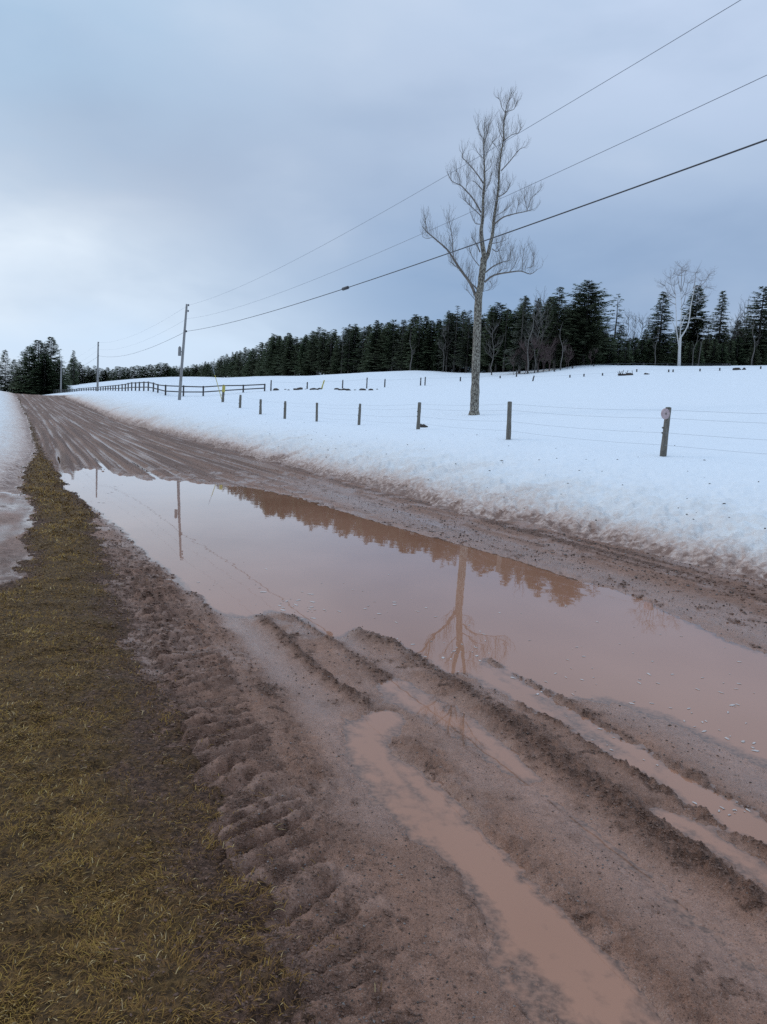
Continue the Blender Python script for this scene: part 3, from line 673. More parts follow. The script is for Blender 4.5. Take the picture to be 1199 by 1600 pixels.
# ------------------------------------------------------------------ wire fence beside the road
def post_mesh(mb, p, h, r, lean=(0, 0), k=9, seed=0):
    rr = random.Random(seed); pts = []; rad = []
    for i in range(7):
        q = i/6; pts.append((p[0]+lean[0]*q*h, p[1]+lean[1]*q*h, p[2]-.25*(1-q)*(i == 0)+q*h)); rad.append(r*rr.uniform(.9, 1.08)*(1-.12*q))
    pts.append((pts[-1][0], pts[-1][1], pts[-1][2]+.015)); rad.append(r*.55)
    mb.tube(pts, rad, k)
    for i in range(2):
        q = rr.uniform(.3, .9); mb.blob((p[0]-r*.95, p[1], p[2]+q*h), (r*.25, r*.3, r*.3), seed+i)
road_posts = [  # base px, top px, distance
    ((1036.5, 711), (1045, 637), 18), ((795, 685), (797, 628), 23), ((653.5, 671), (656, 629), 31), ((561, 664.5), (563, 631), 39), ((495, 658), (495.5, 629.5), 45),
    ((445, 654), (446, 627), 49), ((407, 647), (407.5, 624), 53), ((375, 638), (376, 617), 60), ((348, 628), (350, 603), 66)]
fence = empty('wire_fence', at(795, 685, 23), 'wire fence of rough grey wooden posts along the road side of the snowy field', 'fence')
fo = np.array(fence.location)
tops = []
for i, (bp, tp, D_) in enumerate(road_posts):
    p = at(*bp, D_); q = at(*tp, D_); g = gz(p[0], p[1]); p = np.array([p[0], p[1], g]); h = q[2]-g
    mb = MB(); rad = (8.5 if i == 0 else 5.6 if i == 1 else 4.6 if i == 2 else 3.6)/1200*D_/1.0*.58
    rad = max(rad, .075)
    post_mesh(mb, p, h, rad, ((q[0]-p[0])/h, 0), seed=i)
    o = mb.build('post', M_post, fence, True, origin=fo)
    tops.append((p, q, h))
    if i == 0:
        dmb = MB(); c0 = at(1039.5, 646.5, 18-rad-.04); n = np.array([.45, -.9, 0.05]); n /= np.linalg.norm(n)
        c1_ = c0; dmb.tube([c1_, c1_+n*.03], [.128, .122], 16)
        od = dmb.build('reflector_disc', M_disc, o, origin=fo)
        nm = MB(); nm.tube([c1_-n*.02, c1_+n*.045], .02, 8); nm.build('nail', M_post, o, origin=fo)
    if i == 8:
        ym = MB(); ym.tube([p+(q-p)*.62, p+(q-p)*1.03], rad*1.15, 8); ym.build('yellow_band', M_yel, o, origin=fo)
# wires: from beyond the frame on the right through the posts
P0 = tops[0][0]; dirn = tops[0][0]-tops[1][0]; ex = P0+dirn*1.3; ex[2] = gz(ex[0], ex[1])
mb = MB(); post_mesh(mb, ex, 1.15, .09, (.02, 0), seed=99); mb.build('post', M_post, fence, True, origin=fo)
heights = [1.02, .84, .52, .25]
line = [(ex, 1.15)]+[(t_[0], t_[2]) for t_ in tops]
for hh in heights:
    pts = []
    for j, (p, h) in enumerate(line):
        if j > 5 and hh < .9: break
        z = p[2]+hh*h*.93
        pts.append(np.array([p[0]-.02, p[1]-.08, z]))
        if j+1 < len(line):
            p2, h2 = line[j+1]; z2 = p2[2]+hh*h2*.93
            for u_ in (.25, .5, .75): pts.append(np.array([p[0]+(p2[0]-p[0])*u_, p[1]+(p2[1]-p[1])*u_-.08, z+(z2-z)*u_-.05*4*u_*(1-u_)]))
    mb = MB(); mb.tube(pts, .0024, 4, False); mb.build('wire', M_fwire, fence, origin=fo)

# far rows of posts in the field: each row is a fence
def far_fence(label, posts, extra=None):
    D0 = posts[0][2]; p0 = at(posts[0][0], posts[0][1], D0)
    fe = empty('wire_fence', (p0[0], p0[1], gz(p0[0], p0[1])), label, 'fence'); fo = np.array(fe.location); tp = []
    for i, pp in enumerate(posts):
        px_, ty, D_ = pp[:3]; lean = pp[3] if len(pp) > 3 else 0; mat = pp[4] if len(pp) > 4 else M_rail
        q = at(px_, ty, D_); g = gz(q[0], q[1]); h = max(.35, q[2]-g); mb = MB()
        post_mesh(mb, (q[0]-lean*h, q[1], g), h, .085*D_/100+.01, (lean, 0), 6, i); mb.build('post', mat, fe, True, origin=fo); tp.append((q[0], q[1], g+h*.85))
    mb = MB(); mb.tube(tp, .006, 4, False); mb.build('wire', M_fwire, fe, origin=fo)
far_fence('far fence of thin posts below the middle of the wood, one post yellow and leaning', [(424, 594, 92), (480.5, 597, 96), (507, 594, 98, .28, M_yel), (536, 593.5, 102), (574, 590, 100), (602, 592, 108), (658, 590, 112), (665, 589, 112), (720, 589, 118), (782, 588, 118)])
far_fence('row of small posts in the snow in front of the right hand wood, nearer row', [(835, 587, 104, .2), (891, 587, 106), (913, 585, 106), (942, 585, 106), (995, 584, 108), (1045, 584, 106), (1052, 582, 106), (1094, 581, 106), (1125, 579, 106), (1189, 577, 106)])
far_fence('row of thin posts right against the foot of the spruce wood', [(808, 578, 118), (867, 575, 120), (895, 574, 121), (928, 573, 121), (966, 572, 121), (1006, 572, 121), (1043, 573, 121), (1090, 572, 121), (1129.5, 571, 121), (1132.5, 572, 121), (1136, 573, 119), (1140.5, 575, 118)])
for i, (px_, py_, D_, sx, lab) in enumerate([(978, 587, 104, 1.6, 'low dark brush pile on the snow right of the tall spruce group'), (1155, 581, 106, 1.6, 'long low dark log lying on the snow near the right edge'), (660, 651, 33, .35, 'small dark clod on the snow beside the leaning fence post'), (1011, 586, 104, .5, 'small dark clump poking from the snow below the lone spruce')]):
    p = at(px_, py_, D_); g = gz(p[0], p[1]); mb = MB()
    for j in range(9):
        mb.blob((p[0]+random.uniform(-.5, .5)*sx, p[1]+random.uniform(-.2, .2), g+.05), (.22*sx**.6, .15*min(1, sx), random.uniform(.1, .26)*sx**.8), i*20+j)
        if i == 0: a_ = random.uniform(-1, 1); mb.tube([(p[0]+a_*sx*.6, p[1], g), (p[0]+a_*sx*.6+random.uniform(-.3, .3), p[1], g+random.uniform(.4, .8))], .035, 4)
    o = mb.build('brush_pile' if i == 0 else 'log' if i == 1 else 'mud_clod', M_dark, None, origin=(p[0], p[1], g)); o.location = (p[0], p[1], g); tag(o, lab, 'brush' if i == 0 else 'log' if i == 1 else 'clod')
mb = MB()
for j in range(34):
    px_ = random.choice([random.uniform(430, 436), random.gauss(462, 10), random.gauss(484, 8), random.uniform(490, 560), random.uniform(560, 590)]); D_ = 93+random.uniform(-1, 3); p = at(px_, 606, D_); g = gz(p[0], p[1]); a = random.uniform(.08, .3)
    mb.blob((p[0], p[1], g+a*.1), (a*1.3, a, a*.65), j)
tag(mb.build('field_stones', M_dark), 'line of dark stones showing through the snow beyond the rail fence', 'stones', kind='stuff')

# ------------------------------------------------------------------ wooden rail fence
rf_pts = [(414, 599.5, 92), (380.5, 601, 92), (349.5, 601, 91), (318, 603, 90), (287, 602, 90), (259, 601, 91)]
left_run = [(247, 600, 95.5), (240, 597.5, 98.5), (232, 596, 102), (225, 596, 105), (218, 596.5, 108), (212, 597, 111), (206, 597, 115), (200.5, 598, 119), (196, 599.5, 122), (191, 600, 125), (185.5, 601, 129), (180.5, 601.5, 133)]
px_ = 180.5
k = 0
while px_ > 66:
    k += 1; px_ -= 3.9-.015*k; left_run.append((px_, 601.5+min(7, (180.5-px_)*.10), 133+k*4.3))
rp = rf_pts+left_run
p0 = at(*rp[5]); rfe = empty('rail_fence', (p0[0], p0[1], gz(p0[0], p0[1])), 'dark wooden two-rail fence around the field behind the leaning pole', 'fence'); fo = np.array(rfe.location)
PP = []
for i, (px_, ty, D_) in enumerate(rp):
    q = at(px_, ty, D_); g = gz(q[0], q[1]); h = min(1.5, max(.75, q[2]-g)); PP.append((q[0], q[1], g, h)); mb = MB()
    mb.box((q[0], q[1], g+h/2-.1), (.16, .14, h+.2)); mb.build('post', M_rail, rfe, origin=fo)
for i in range(len(PP)-1):
    a, c_ = np.array(PP[i][:3]), np.array(PP[i+1][:3])
    for fr in (.9, .40):
        pa = a+[0, -.10, PP[i][3]*fr]; pc = c_+[0, -.10, PP[i+1][3]*fr]; d = pc-pa; L = np.linalg.norm(d); d /= L; sd2 = np.cross(d, [0, 0, 1]); sd2 /= np.linalg.norm(sd2)
        mb = MB(); mb.box((pa+pc)/2, (L+.04, .05, .13), [d, sd2, np.cross(sd2, d)]); mb.build('rail', M_rail, rfe, origin=fo)

# ------------------------------------------------------------------ utility poles and wires
poles = [((280, 626), (292, 475), 73, 'leaning grey wooden utility pole with a small box, nearest of the three poles'), ((152.5, 606), (153.5, 534), 150, 'straight grey utility pole behind the rail fence, second along the road'), ((95, 611), (96, 563), 235, 'shortest looking utility pole, in front of the dark tree clump')]
pole_att = []
for i, (bp, tp, D_, lab) in enumerate(poles):
    p = at(*bp, D_); q = at(*tp, D_); g = gz(p[0], p[1]); p[2] = g
    e_ = empty('utility_pole', tuple(p), lab, 'pole', 'utility poles along the road'); mb = MB(); rb = .125 if i == 0 else .17 if i == 1 else .22
    mb.tube([p-[0, 0, .5], p+(q-p)*.3, p+(q-p)*.7, q], [rb*1.15, rb*1.05, rb*.9, rb*.72], 10); mb.build('shaft', M_pole, e_, True, origin=p)
    ax_ = (q-p)
    if i == 0:
        mb = MB(); c0 = p+ax_*.505+np.array([-.30, -.05, 0]); mb.tube([c0-[0, 0, .38], c0+[0, 0, .38]], .14, 10); mb.tube([c0+[0, 0, .38], c0+[0, 0, .5]], [.12, .05], 8); mb.build('transformer_can', M_pole, e_, True, origin=p)
        mb = MB(); mb.box(p+ax_*.505+np.array([-.13, -.02, 0]), (.25, .06, .08)); mb.build('bracket', M_wire, e_, origin=p)
    for fr in (.99, .93, .72):
        c0 = p+ax_*fr+np.array([.14+.05*(i == 0), -.05, 0]); mb = MB(); mb.tube([c0-[0, 0, .09], c0, c0+[0, 0, .09]], [.05, .075, .04], 8)
        mb.build('insulator', M_wire, e_, True, origin=p)
    pole_att.append([p+ax_*fr+np.array([.15, 0, 0]) for fr in (.99, .85, .72)])
def catenary(a, c_, sag, n=24):
    return [a+(c_-a)*u_-np.array([0, 0, sag*4*u_*(1-u_)]) for u_ in np.linspace(0, 1, n)]
def onplane(px_, py_, tt):   # the point of a pixel's ray at road offset tt
    d = ray(px_, py_); k_ = tt/(d[0]*RN[0]+d[1]*RN[1]); return CAM+d*k_
names = [('overhead_wire', [(1155, 0), (815, 205), (700, 275), (480, 395)], .006, M_wirel, 'thin topmost overhead wire passing behind the bare tree'), ('overhead_wire', [(1199, 111), (830, 292), (660, 368), (480, 437)], .006, M_wirel, 'thin middle overhead wire crossing the sky'), ('overhead_cable', [(1199, 217), (960, 305), (800, 361), (540, 450)], .015, M_wire, 'thick black overhead cable, lowest of the lines, with a splice')]
for i, (nm_, pp, rad, mat, lab) in enumerate(names):
    a = pole_att[0][i]; s0, t0 = st(a[0], a[1])
    # straight in plan at the road offset of the pole line, height fitted to the photo
    pts = [onplane(*q, t0) for q in pp]; S_ = np.array([st(q[0], q[1])[0] for q in pts]+[s0]); Z_ = np.array([q[2] for q in pts]+[a[2]])
    wgt = np.array([1, 1, 1, .7, 3]); co_ = np.polyfit(S_, Z_, 2, w=wgt)
    if co_[0] < 0: co_ = np.concatenate([[0], np.polyfit(S_, Z_, 1, w=wgt)])
    ss = np.linspace(-12, s0, 40); tt = t0
    L = [np.array([*(RD*s_+RN*tt), np.polyval(co_, s_)]) for s_ in ss]; L[-1] = a
    for k_ in (0, 1): L = L+catenary(pole_att[k_][i], pole_att[k_+1][i], 1.0)[1:]
    o_ = np.array(L[0]); mb = MB(); mb.tube(L, rad, 5, False)
    w_o = mb.build(nm_, mat, None, True, origin=o_); w_o.location = tuple(o_); tag(w_o, lab, 'wire')
    if i == 2:
        d = onplane(540, 450, t0); s_ = st(d[0], d[1])[0]; c0 = np.array([*(RD*s_+RN*tt), np.polyval(co_, s_)]); dd = np.array([*RD, 2*co_[0]*s_+co_[1]]); mb = MB()
        mb.tube([c0-dd*.34, c0-dd*.28, c0+dd*.28, c0+dd*.34], [.03, .065, .065, .03], 8); sp = mb.build('splice_case', M_wire, w_o, True, origin=o_)
# guy wire with yellow guard
p = at(345.5, 613, 70); q = at(336, 586, 71); top = pole_att[0][2]; g0 = at(347, 620, 70); g0[2] = gz(g0[0], g0[1])
gw = empty('guy_wire', tuple(g0), 'thin guy wire with yellow guard tube beside the leaning pole', 'wire'); mb = MB(); mb.tube([g0, q+(q-g0)*.35], .018, 5); mb.build('cable', M_wirel, gw, origin=g0)
mb = MB(); mb.tube([g0, q], .032, 6); mb.build('guard_tube', M_yel, gw, origin=g0)

# ------------------------------------------------------------------ the big bare tree
TD = 50.0
def z4(l): return [(640+x*220/1199, 130+y*220/1199) for x, y in l]
def z5(l): return [(640+x*220/1199, 340+y*220/1199) for x, y in l]
def px2m(n, D_): return n/1200*D_
def smooth_poly(P, k=3):
    P = np.asarray(P, float)
    if len(P) < 3: return np.array([P[0]+(P[1]-P[0])*u_ for u_ in np.linspace(0, 1, k+1)])
    out_ = []
    for i in range(len(P)-1):
        p0, p1, p2, p3 = P[max(i-1, 0)], P[i], P[i+1], P[min(i+2, len(P)-1)]
        for u_ in np.arange(0, 1, 1/k):
            out_.append(.5*((2*p1)+(-p0+p2)*u_+(2*p0-5*p1+4*p2-p3)*u_**2+(-p0+3*p1-3*p2+p3)*u_**3))
    out_.append(P[-1]); return np.array(out_)
def limb3d(pts, D_, dy0, dy1):
    n = len(pts); return np.array([at(q[0], q[1], D_+dy0+(dy1-dy0)*i/(n-1)) for i, q in enumerate(pts)])
def twigs(mb, P, rad, rnd, step=.35, L=(.6, 1.5), up=.9, level=1, start=.25, r0=.013):
    seg = np.linalg.norm(np.diff(P, axis=0), axis=1); tot = seg.sum(); d = tot*start
    cum = np.concatenate([[0], np.cumsum(seg)])
    while d < tot:
        i = min(len(seg)-1, np.searchsorted(cum, d)-1); i = max(i, 0); u_ = (d-cum[i])/max(seg[i], 1e-6); p = P[i]+(P[i+1]-P[i])*u_
        tg = (P[i+1]-P[i])/max(seg[i], 1e-6); rv = np.array([rnd.gauss(0, 1), rnd.gauss(0, 1), rnd.gauss(0, .5)]); rv -= tg*rv.dot(tg); rv /= np.linalg.norm(rv)+1e-9
        ln = rnd.uniform(*L)*(1-.35*d/tot); dr = tg*.55+rv*.75+np.array([0, 0, up*.5]); dr /= np.linalg.norm(dr)
        p1 = p+dr*ln*.45; dr2 = dr*.6+np.array([rnd.gauss(0, .15), rnd.gauss(0, .15), up*.8]); dr2 /= np.linalg.norm(dr2); p2 = p1+dr2*ln*.55
        mb.tube([p, p1, p2], [r0, r0*.75, r0*.35], 3, False)
        if level > 0: twigs(mb, np.array([p, p1, p2]), None, rnd, step*.85, (L[0]*.35, L[1]*.5), up*.7, level-1, .2, r0*.6)
        d += step*rnd.uniform(.6, 1.4)
tb = at(741, 649, TD); tb[2] = gz(tb[0], tb[1])
tree = empty('bare_tree', tuple(tb), 'tall leafless deciduous tree with forked top standing in the snowy field', 'tree')
trunk_px = [(741, 652), (741.5, 640), (743, 600), (745, 540), (748, 468), (751, 450), (753, 432), (755.6, 413), (756.5, 402)]
tw_px = [23, 14.5, 13.2, 12.2, 11, 10.5, 10, 10, 9]
tp = limb3d(trunk_px, TD, 0, 0); tp[0][2] = tb[2]-.2
mb = MB(); P = smooth_poly(tp, 4); rr = np.interp(np.linspace(0, 8, len(P)), range(9), [px2m(v/2, TD) for v in tw_px])
rr = rr*(1+0.05*np.array([random.gauss(0, 1) for _ in rr])); mb.tube(P, rr, 14)
stemL = z5([(640, 345), (618, 200), (612, 100), (620, 0)])[:3]+z4([(625, 1150), (630, 950), (640, 850), (640, 750), (635, 600), (635, 480), (642, 330)])
stemR = z5([(640, 350), (665, 325), (690, 220), (710, 130)])+z4([(720, 1150), (745, 1000), (760, 870), (765, 750), (780, 600), (800, 480), (805, 350), (820, 230), (838, 165), (862, 100)])
PL = smooth_poly(limb3d(stemL, TD, 0, -.5), 3); PR = smooth_poly(limb3d(stemR, TD, 0, .9), 3)
mb.tube(PL, np.interp(np.linspace(0, 1, len(PL)), [0, .3, .6, 1], [.16, .10, .06, .015]), 8)
mb.tube(PR, np.interp(np.linspace(0, 1, len(PR)), [0, .3, .6, 1], [.15, .09, .055, .012]), 8)
mb.build('trunk', M_bark, tree, True, origin=tb)
limbs = [ # pts, base r, depth end
    (z5([(578, 700), (520, 560), (440, 450), (375, 350), (320, 270), (230, 190), (160, 130), (110, 75)]), .10, 1.2), (z5([(588, 620), (550, 580), (515, 545)]), .07, .3),
    (z5([(375, 350), (372, 280), (365, 180), (345, 60), (330, 0)]), .035, 2.0), (z5([(440, 450), (390, 410), (335, 365)]), .03, -1.0), (z5([(160, 130), (140, 60), (142, 0)]), .02, 1.2), (z5([(200, 165), (150, 178), (110, 160)]), .015, 0.6),
    (z5([(600, 290), (570, 220), (525, 165)]), .05, -1.5), (z5([(595, 410), (540, 340), (510, 260)]), .03, -1.2), (z5([(500, 520), (510, 460), (505, 420)]), .03, .5), (z5([(560, 700), (510, 640), (480, 605)]), .02, -.5),
    (z5([(640, 550), (720, 490), (850, 465), (950, 455), (1030, 480), (1090, 440)]), .065, -1.2), (z5([(650, 465), (720, 410), (800, 375), (855, 355), (862, 240)]), .05, 1.5), (z5([(960, 455), (965, 350), (980, 260)]), .02, -1.5),
    (z5([(1000, 430), (1060, 400), (1050, 300)]), .02, -.8), (z5([(850, 465), (900, 400), (920, 340)]), .02, -.2), (z5([(760, 395), (775, 330), (760, 270)]), .02, .6), (z5([(740, 480), (790, 440), (830, 430)]), .02, .3),
    (z5([(705, 265), (750, 290), (785, 230)]), .03, 1.2), (z5([(700, 220), (760, 210), (820, 190)]), .025, -1.0), (z5([(590, 640), (700, 600), (690, 540)]), .012, .8),
    (z4([(610, 1100), (540, 980), (460, 890), (430, 865), (360, 830), (320, 750)]), .05, -1.5), (z4([(430, 865), (425, 800), (400, 740)]), .015, -1.2), (z4([(480, 910), (490, 830), (480, 740)]), .015, -1.2), (z4([(610, 1130), (540, 1060), (450, 980)]), .035, .8),
    (z4([(628, 850), (575, 770), (500, 680), (450, 625), (468, 570)]), .045, .9), (z4([(620, 905), (570, 850), (540, 830)]), .03, -.6), (z4([(600, 1199), (560, 1190), (530, 1120)]), .03, -.8),
    (z4([(725, 1199), (800, 1140), (900, 1110), (1000, 1090), (1060, 1070)]), .05, -1.0), (z4([(1000, 1090), (1040, 980), (1100, 920)]), .018, -1.0), (z4([(910, 1110), (930, 1020), (935, 980)]), .016, -.6), (z4([(1005, 1085), (985, 1000), (975, 950)]), .014, -.6),
    (z4([(762, 965), (830, 920), (860, 850)]), .035, 1.1), (z4([(780, 745), (850, 670), (930, 570), (965, 550)]), .035, -1.0), (z4([(805, 490), (870, 440), (930, 420), (955, 370)]), .03, 1.0), (z4([(822, 240), (890, 220), (920, 150)]), .02, .8),
    (z4([(815, 250), (785, 200), (770, 140), (740, 115)]), .02, -.7), (z4([(645, 620), (690, 530), (730, 470)]), .025, .6), (z4([(640, 500), (670, 400), (680, 330)]), .02, .3), (z4([(635, 490), (600, 420), (575, 350)]), .016, .3),
    (z4([(640, 650), (590, 600), (570, 560)]), .018, -.8), (z4([(795, 470), (765, 400), (760, 330)]), .02, -.5), (z4([(785, 620), (740, 540), (700, 490)]), .015, -.4), (z4([(640, 760), (700, 700), (690, 650)]), .018, -.9), (z4([(735, 1130), (800, 1090), (860, 1040)]), .018, 1.0), (z4([(655, 900), (690, 830), (700, 760)]), .018, .6)]
mb = MB(); rnd = random.Random(3); cb_ = MB()
for pts, r0, dd in limbs:
    P = smooth_poly(limb3d(pts, TD, 0 if r0 > .03 else dd*.5, dd), 3); cb_.tube(P, np.linspace(r0, max(.012, r0*.22), len(P)), 6, False)
    twigs(mb, P, None, rnd, .125, (.5, 1.4), 1.25, 1, .15, .0085)
twigs(mb, PL[6:], None, rnd, .085, (.5, 1.35), 1.4, 1, .03, .0085); twigs(mb, PR[6:], None, rnd, .085, (.5, 1.35), 1.3, 1, .05, .009)
mb.v += cb_.v; mb.f += [tuple(i+mb.n for i in f) for f in cb_.f]; mb.t += cb_.t; mb.n += cb_.n; mb.build('crown', M_twig, tree, origin=tb)

# ------------------------------------------------------------------ the birch
BD = 124.0
def z7(l): return [(960+x*239/1199, 400+y*240/1204) for x, y in l]
bb_ = at(1062, 565, BD); bb_[2] = gz(bb_[0], bb_[1]); birch = empty('birch_tree', tuple(bb_), 'pale white-barked birch with wide leafless crown in front of the spruces', 'tree')
mb = MB(); tmb = MB(); rnd = random.Random(5)
P = smooth_poly(limb3d(z7([(510, 850), (512, 760), (518, 640)]), BD, 0, 0), 3); P[0][2] = bb_[2]-.2; mb.tube(P, np.linspace(.27, .22, len(P)), 8)
tips = []
for pts, r0, dd in [(z7([(518, 645), (580, 540), (600, 400), (620, 300), (637, 215)]), .125, -.6), (z7([(516, 650), (525, 500), (530, 400), (520, 250)]), .085, .8), (z7([(510, 720), (492, 600), (487, 450), (480, 300)]), .10, -.8), (z7([(490, 590), (430, 450)]), .08, -1.5), (z7([(600, 490), (640, 485), (720, 500)]), .07, 1.2), (z7([(525, 560), (560, 470), (600, 440)]), .08, 1.5)]:
    P = smooth_poly(limb3d(pts, BD, 0, dd), 3); mb.tube(P, np.linspace(r0, r0*.3, len(P)), 6, False); tips.append(P)
mb.build('trunk', M_birch, birch, True, origin=bb_)
nodes = [(622, 250, 690, 190), (622, 250, 640, 130), (615, 300, 720, 240), (524, 280, 560, 110), (524, 280, 500, 150), (524, 340, 580, 210), (483, 310, 440, 170), (483, 330, 400, 230), (485, 380, 420, 320), (605, 380, 680, 330), (528, 400, 560, 300), (524, 260, 530, 90), (622, 260, 740, 150), (483, 310, 470, 230)]
for sx_, sy_, nx_, ny_ in nodes:
    m1 = ((sx_+nx_)/2+(nx_-sx_)*.18, (sy_+ny_)/2+8); dp_ = rnd.uniform(-2.5, 2.5); P = smooth_poly(limb3d(z7([(sx_, sy_), m1, (nx_, ny_)]), BD, 0, dp_), 3); tmb.tube(P, np.linspace(.07, .035, len(P)), 4, False)
    for _ in range(7):
        a = rnd.uniform(0, 2*math.pi); q = rnd.uniform(30, 75); e_ = (nx_+q*math.cos(a), max(38, ny_+q*.8*math.sin(a)-20)); P = smooth_poly(limb3d(z7([(nx_, ny_), ((nx_+e_[0])/2, (ny_+e_[1])/2+6), e_]), BD, dp_, dp_+rnd.uniform(-1.5, 1.5)), 2)
        tmb.tube(P, np.linspace(.03, .014, len(P)), 3, False); twigs(tmb, P, None, rnd, .40, (.6, 1.5), .5, 1, .1, .013)
tmb.build('crown', M_btwig, birch, origin=bb_)

# ------------------------------------------------------------------ conifers
def make_spruce(seed, H, Rr, cbase, droop, dens, mat, ragged=.3, top=1.0):
    """a trunk and a crown of many small drooping sprays; origin at the foot"""
    r = np.random.default_rng(seed); tr = MB(); nseg = 6
    tr.tube([(0, 0, -.4)]+[(r.normal(0, .03), r.normal(0, .03), H*i/nseg) for i in range(1, nseg)]+[(0, 0, H*.985)], np.linspace(.022*H**.9, .02, nseg+1), 6)
    V = []; T = []; z = cbase*H
    while z < H*.995:
        u_ = (z/H-cbase)/(1-cbase); env = Rr*(1-u_)**(.72*top)*(1 if u_ > .12 else .55+.45*u_/.12)+.12
        nb = max(3, int((4+5*(1-u_))*dens))
        for _ in range(nb):
            a = r.uniform(0, 2*math.pi); L = env*np.clip(r.normal(.88, ragged), .3, 1.35)
            slope = r.normal(.35*u_-droop*(1-u_), .12); n = max(3, int(L/.20)); q = (np.arange(n)+r.uniform(.3, 1, n))/n*L
            q = q[q > min(.25, L*.2)]
            if len(q) == 0: continue
            ux, uy = math.cos(a), math.sin(a); zz = z+q*slope-.10*q*q/max(L, .4)+.14*np.clip(q-.7*L, 0, 9)
            n = len(q); c_ = np.stack([ux*q, uy*q, zz], -1)
            for side in (-1, 1, 0):
                w_ = (0.30+.36*(1-q/L))*r.uniform(.6, 1.35, n)*min(1.3, max(.6, env/1.5)); fw = r.uniform(.15, .5, n)
                sx, sy = -uy*side, ux*side
                if side == 0: tip = c_+np.stack([ux*w_*.8, uy*w_*.8, r.uniform(-.16, .10, n)], -1); bw = .14
                else: tip = c_+np.stack([sx*w_+ux*fw, sy*w_+uy*fw, -r.uniform(.02, .22, n)], -1); bw = .13
                b1 = c_-np.stack([ux*np.full(n, bw), uy*np.full(n, bw), np.zeros(n)+.03], -1); b2 = c_+np.stack([ux*np.full(n, bw), uy*np.full(n, bw), np.zeros(n)-.05], -1)
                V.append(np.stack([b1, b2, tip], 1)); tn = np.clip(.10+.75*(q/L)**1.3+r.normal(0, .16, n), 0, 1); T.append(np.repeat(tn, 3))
        z += r.uniform(.16, .34)*(.7 if u_ > .7 else 1)/max(dens, .5)*(.6+.4*H/14)
    V = np.concatenate(V).reshape(-1, 3); F_ = np.arange(len(V)).reshape(-1, 3)
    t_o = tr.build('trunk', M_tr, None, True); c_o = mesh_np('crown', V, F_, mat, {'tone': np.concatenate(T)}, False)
    return [t_o, c_o]
kinds = {
    'pointed': make_spruce(1, 14, 2.8, .06, .25, 1.2, M_fol), 'dense': make_spruce(2, 14, 3.3, .03, .15, 1.4, M_fol, .22), 'ragged': make_spruce(3, 15, 3.0, .12, .10, 1.05, M_fol, .42, .8),
    'thin': make_spruce(4, 15, 2.2, .06, .30, 1.15, M_fol, .3), 'grey': make_spruce(5, 13, 2.2, .12, .30, .8, M_folg, .3), 'broad': make_spruce(6, 14, 3.8, .12, .0, 1.25, M_fol, .35, .65),
    'open': make_spruce(7, 15, 2.6, .30, .35, .55, M_fol, .25), 'young': make_spruce(8, 5, 1.5, .02, .1, 1.3, M_fol, .25), 'column': make_spruce(9, 14, 2.2, .15, .25, 1.1, M_fol, .35, .6), 'greythin': make_spruce(10, 14, 1.7, .2, .3, .6, M_folg, .35)}
baseH = {'pointed': 14, 'dense': 14, 'ragged': 15, 'thin': 15, 'grey': 13, 'broad': 14, 'open': 15, 'young': 5, 'column': 14, 'greythin': 14}
used = set()
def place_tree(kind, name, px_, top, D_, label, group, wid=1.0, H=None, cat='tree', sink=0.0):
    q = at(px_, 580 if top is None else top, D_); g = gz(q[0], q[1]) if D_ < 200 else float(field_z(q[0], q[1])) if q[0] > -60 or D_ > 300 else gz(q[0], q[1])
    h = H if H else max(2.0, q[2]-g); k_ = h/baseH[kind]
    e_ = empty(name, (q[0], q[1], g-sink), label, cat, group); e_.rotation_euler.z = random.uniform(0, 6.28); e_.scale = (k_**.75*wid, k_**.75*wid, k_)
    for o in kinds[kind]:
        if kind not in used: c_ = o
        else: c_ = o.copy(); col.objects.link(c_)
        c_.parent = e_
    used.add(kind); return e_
# outline of the wood: x, top of the trees, distance
prof = np.array([(255, 572, 470), (300, 572, 440), (340, 560, 340), (372, 548, 285), (395, 540, 262), (420, 524, 240), (450, 517, 222), (480, 520, 206), (505, 509, 197), (530, 513, 190), (560, 504, 182), (600, 499, 172),
                 (640, 490, 162), (665, 484, 156), (690, 492, 152), (712, 476, 150), (735, 482, 147), (760, 478, 142), (785, 470, 138), (805, 478, 136), (822, 462, 134), (850, 466, 134), (876, 449, 132), (895, 460, 132), (930, 470, 132), (960, 510, 134), (1010, 515, 136), (1200, 505, 136), (1300, 500, 140)])
rnd = random.Random(11); px_ = 262
GW_ = 'spruces of the wood on the hill'
def zone(x):
    if x < 420: return 'small dark spruce at the low left end of the hillside wood'
    if x < 700: return 'dark green spruce in the dense middle of the hillside wood'
    if x < 880: return 'dark spruce behind or right of the big bare tree in the wood'
    return 'dark spruce standing in the right hand part of the wood'
while px_ < 955:
    top = np.interp(px_, prof[:, 0], prof[:, 1]); D_ = np.interp(px_, prof[:, 0], prof[:, 2])
    kd = rnd.choice(['pointed', 'dense', 'ragged', 'thin', 'broad', 'dense', 'ragged', 'grey', 'greythin', 'pointed', 'column', 'open'])
    base_px = 585; hpx = base_px-top
    place_tree(kd, 'spruce_tree', px_, top+abs(rnd.gauss(0, .15))*hpx-2, D_+rnd.uniform(0, 5), zone(px_), GW_, rnd.uniform(.9, 1.15))
    px_ += max(4.5, 1200/D_*2.2*rnd.uniform(.6, 1.15)*.8)
px_ = 265
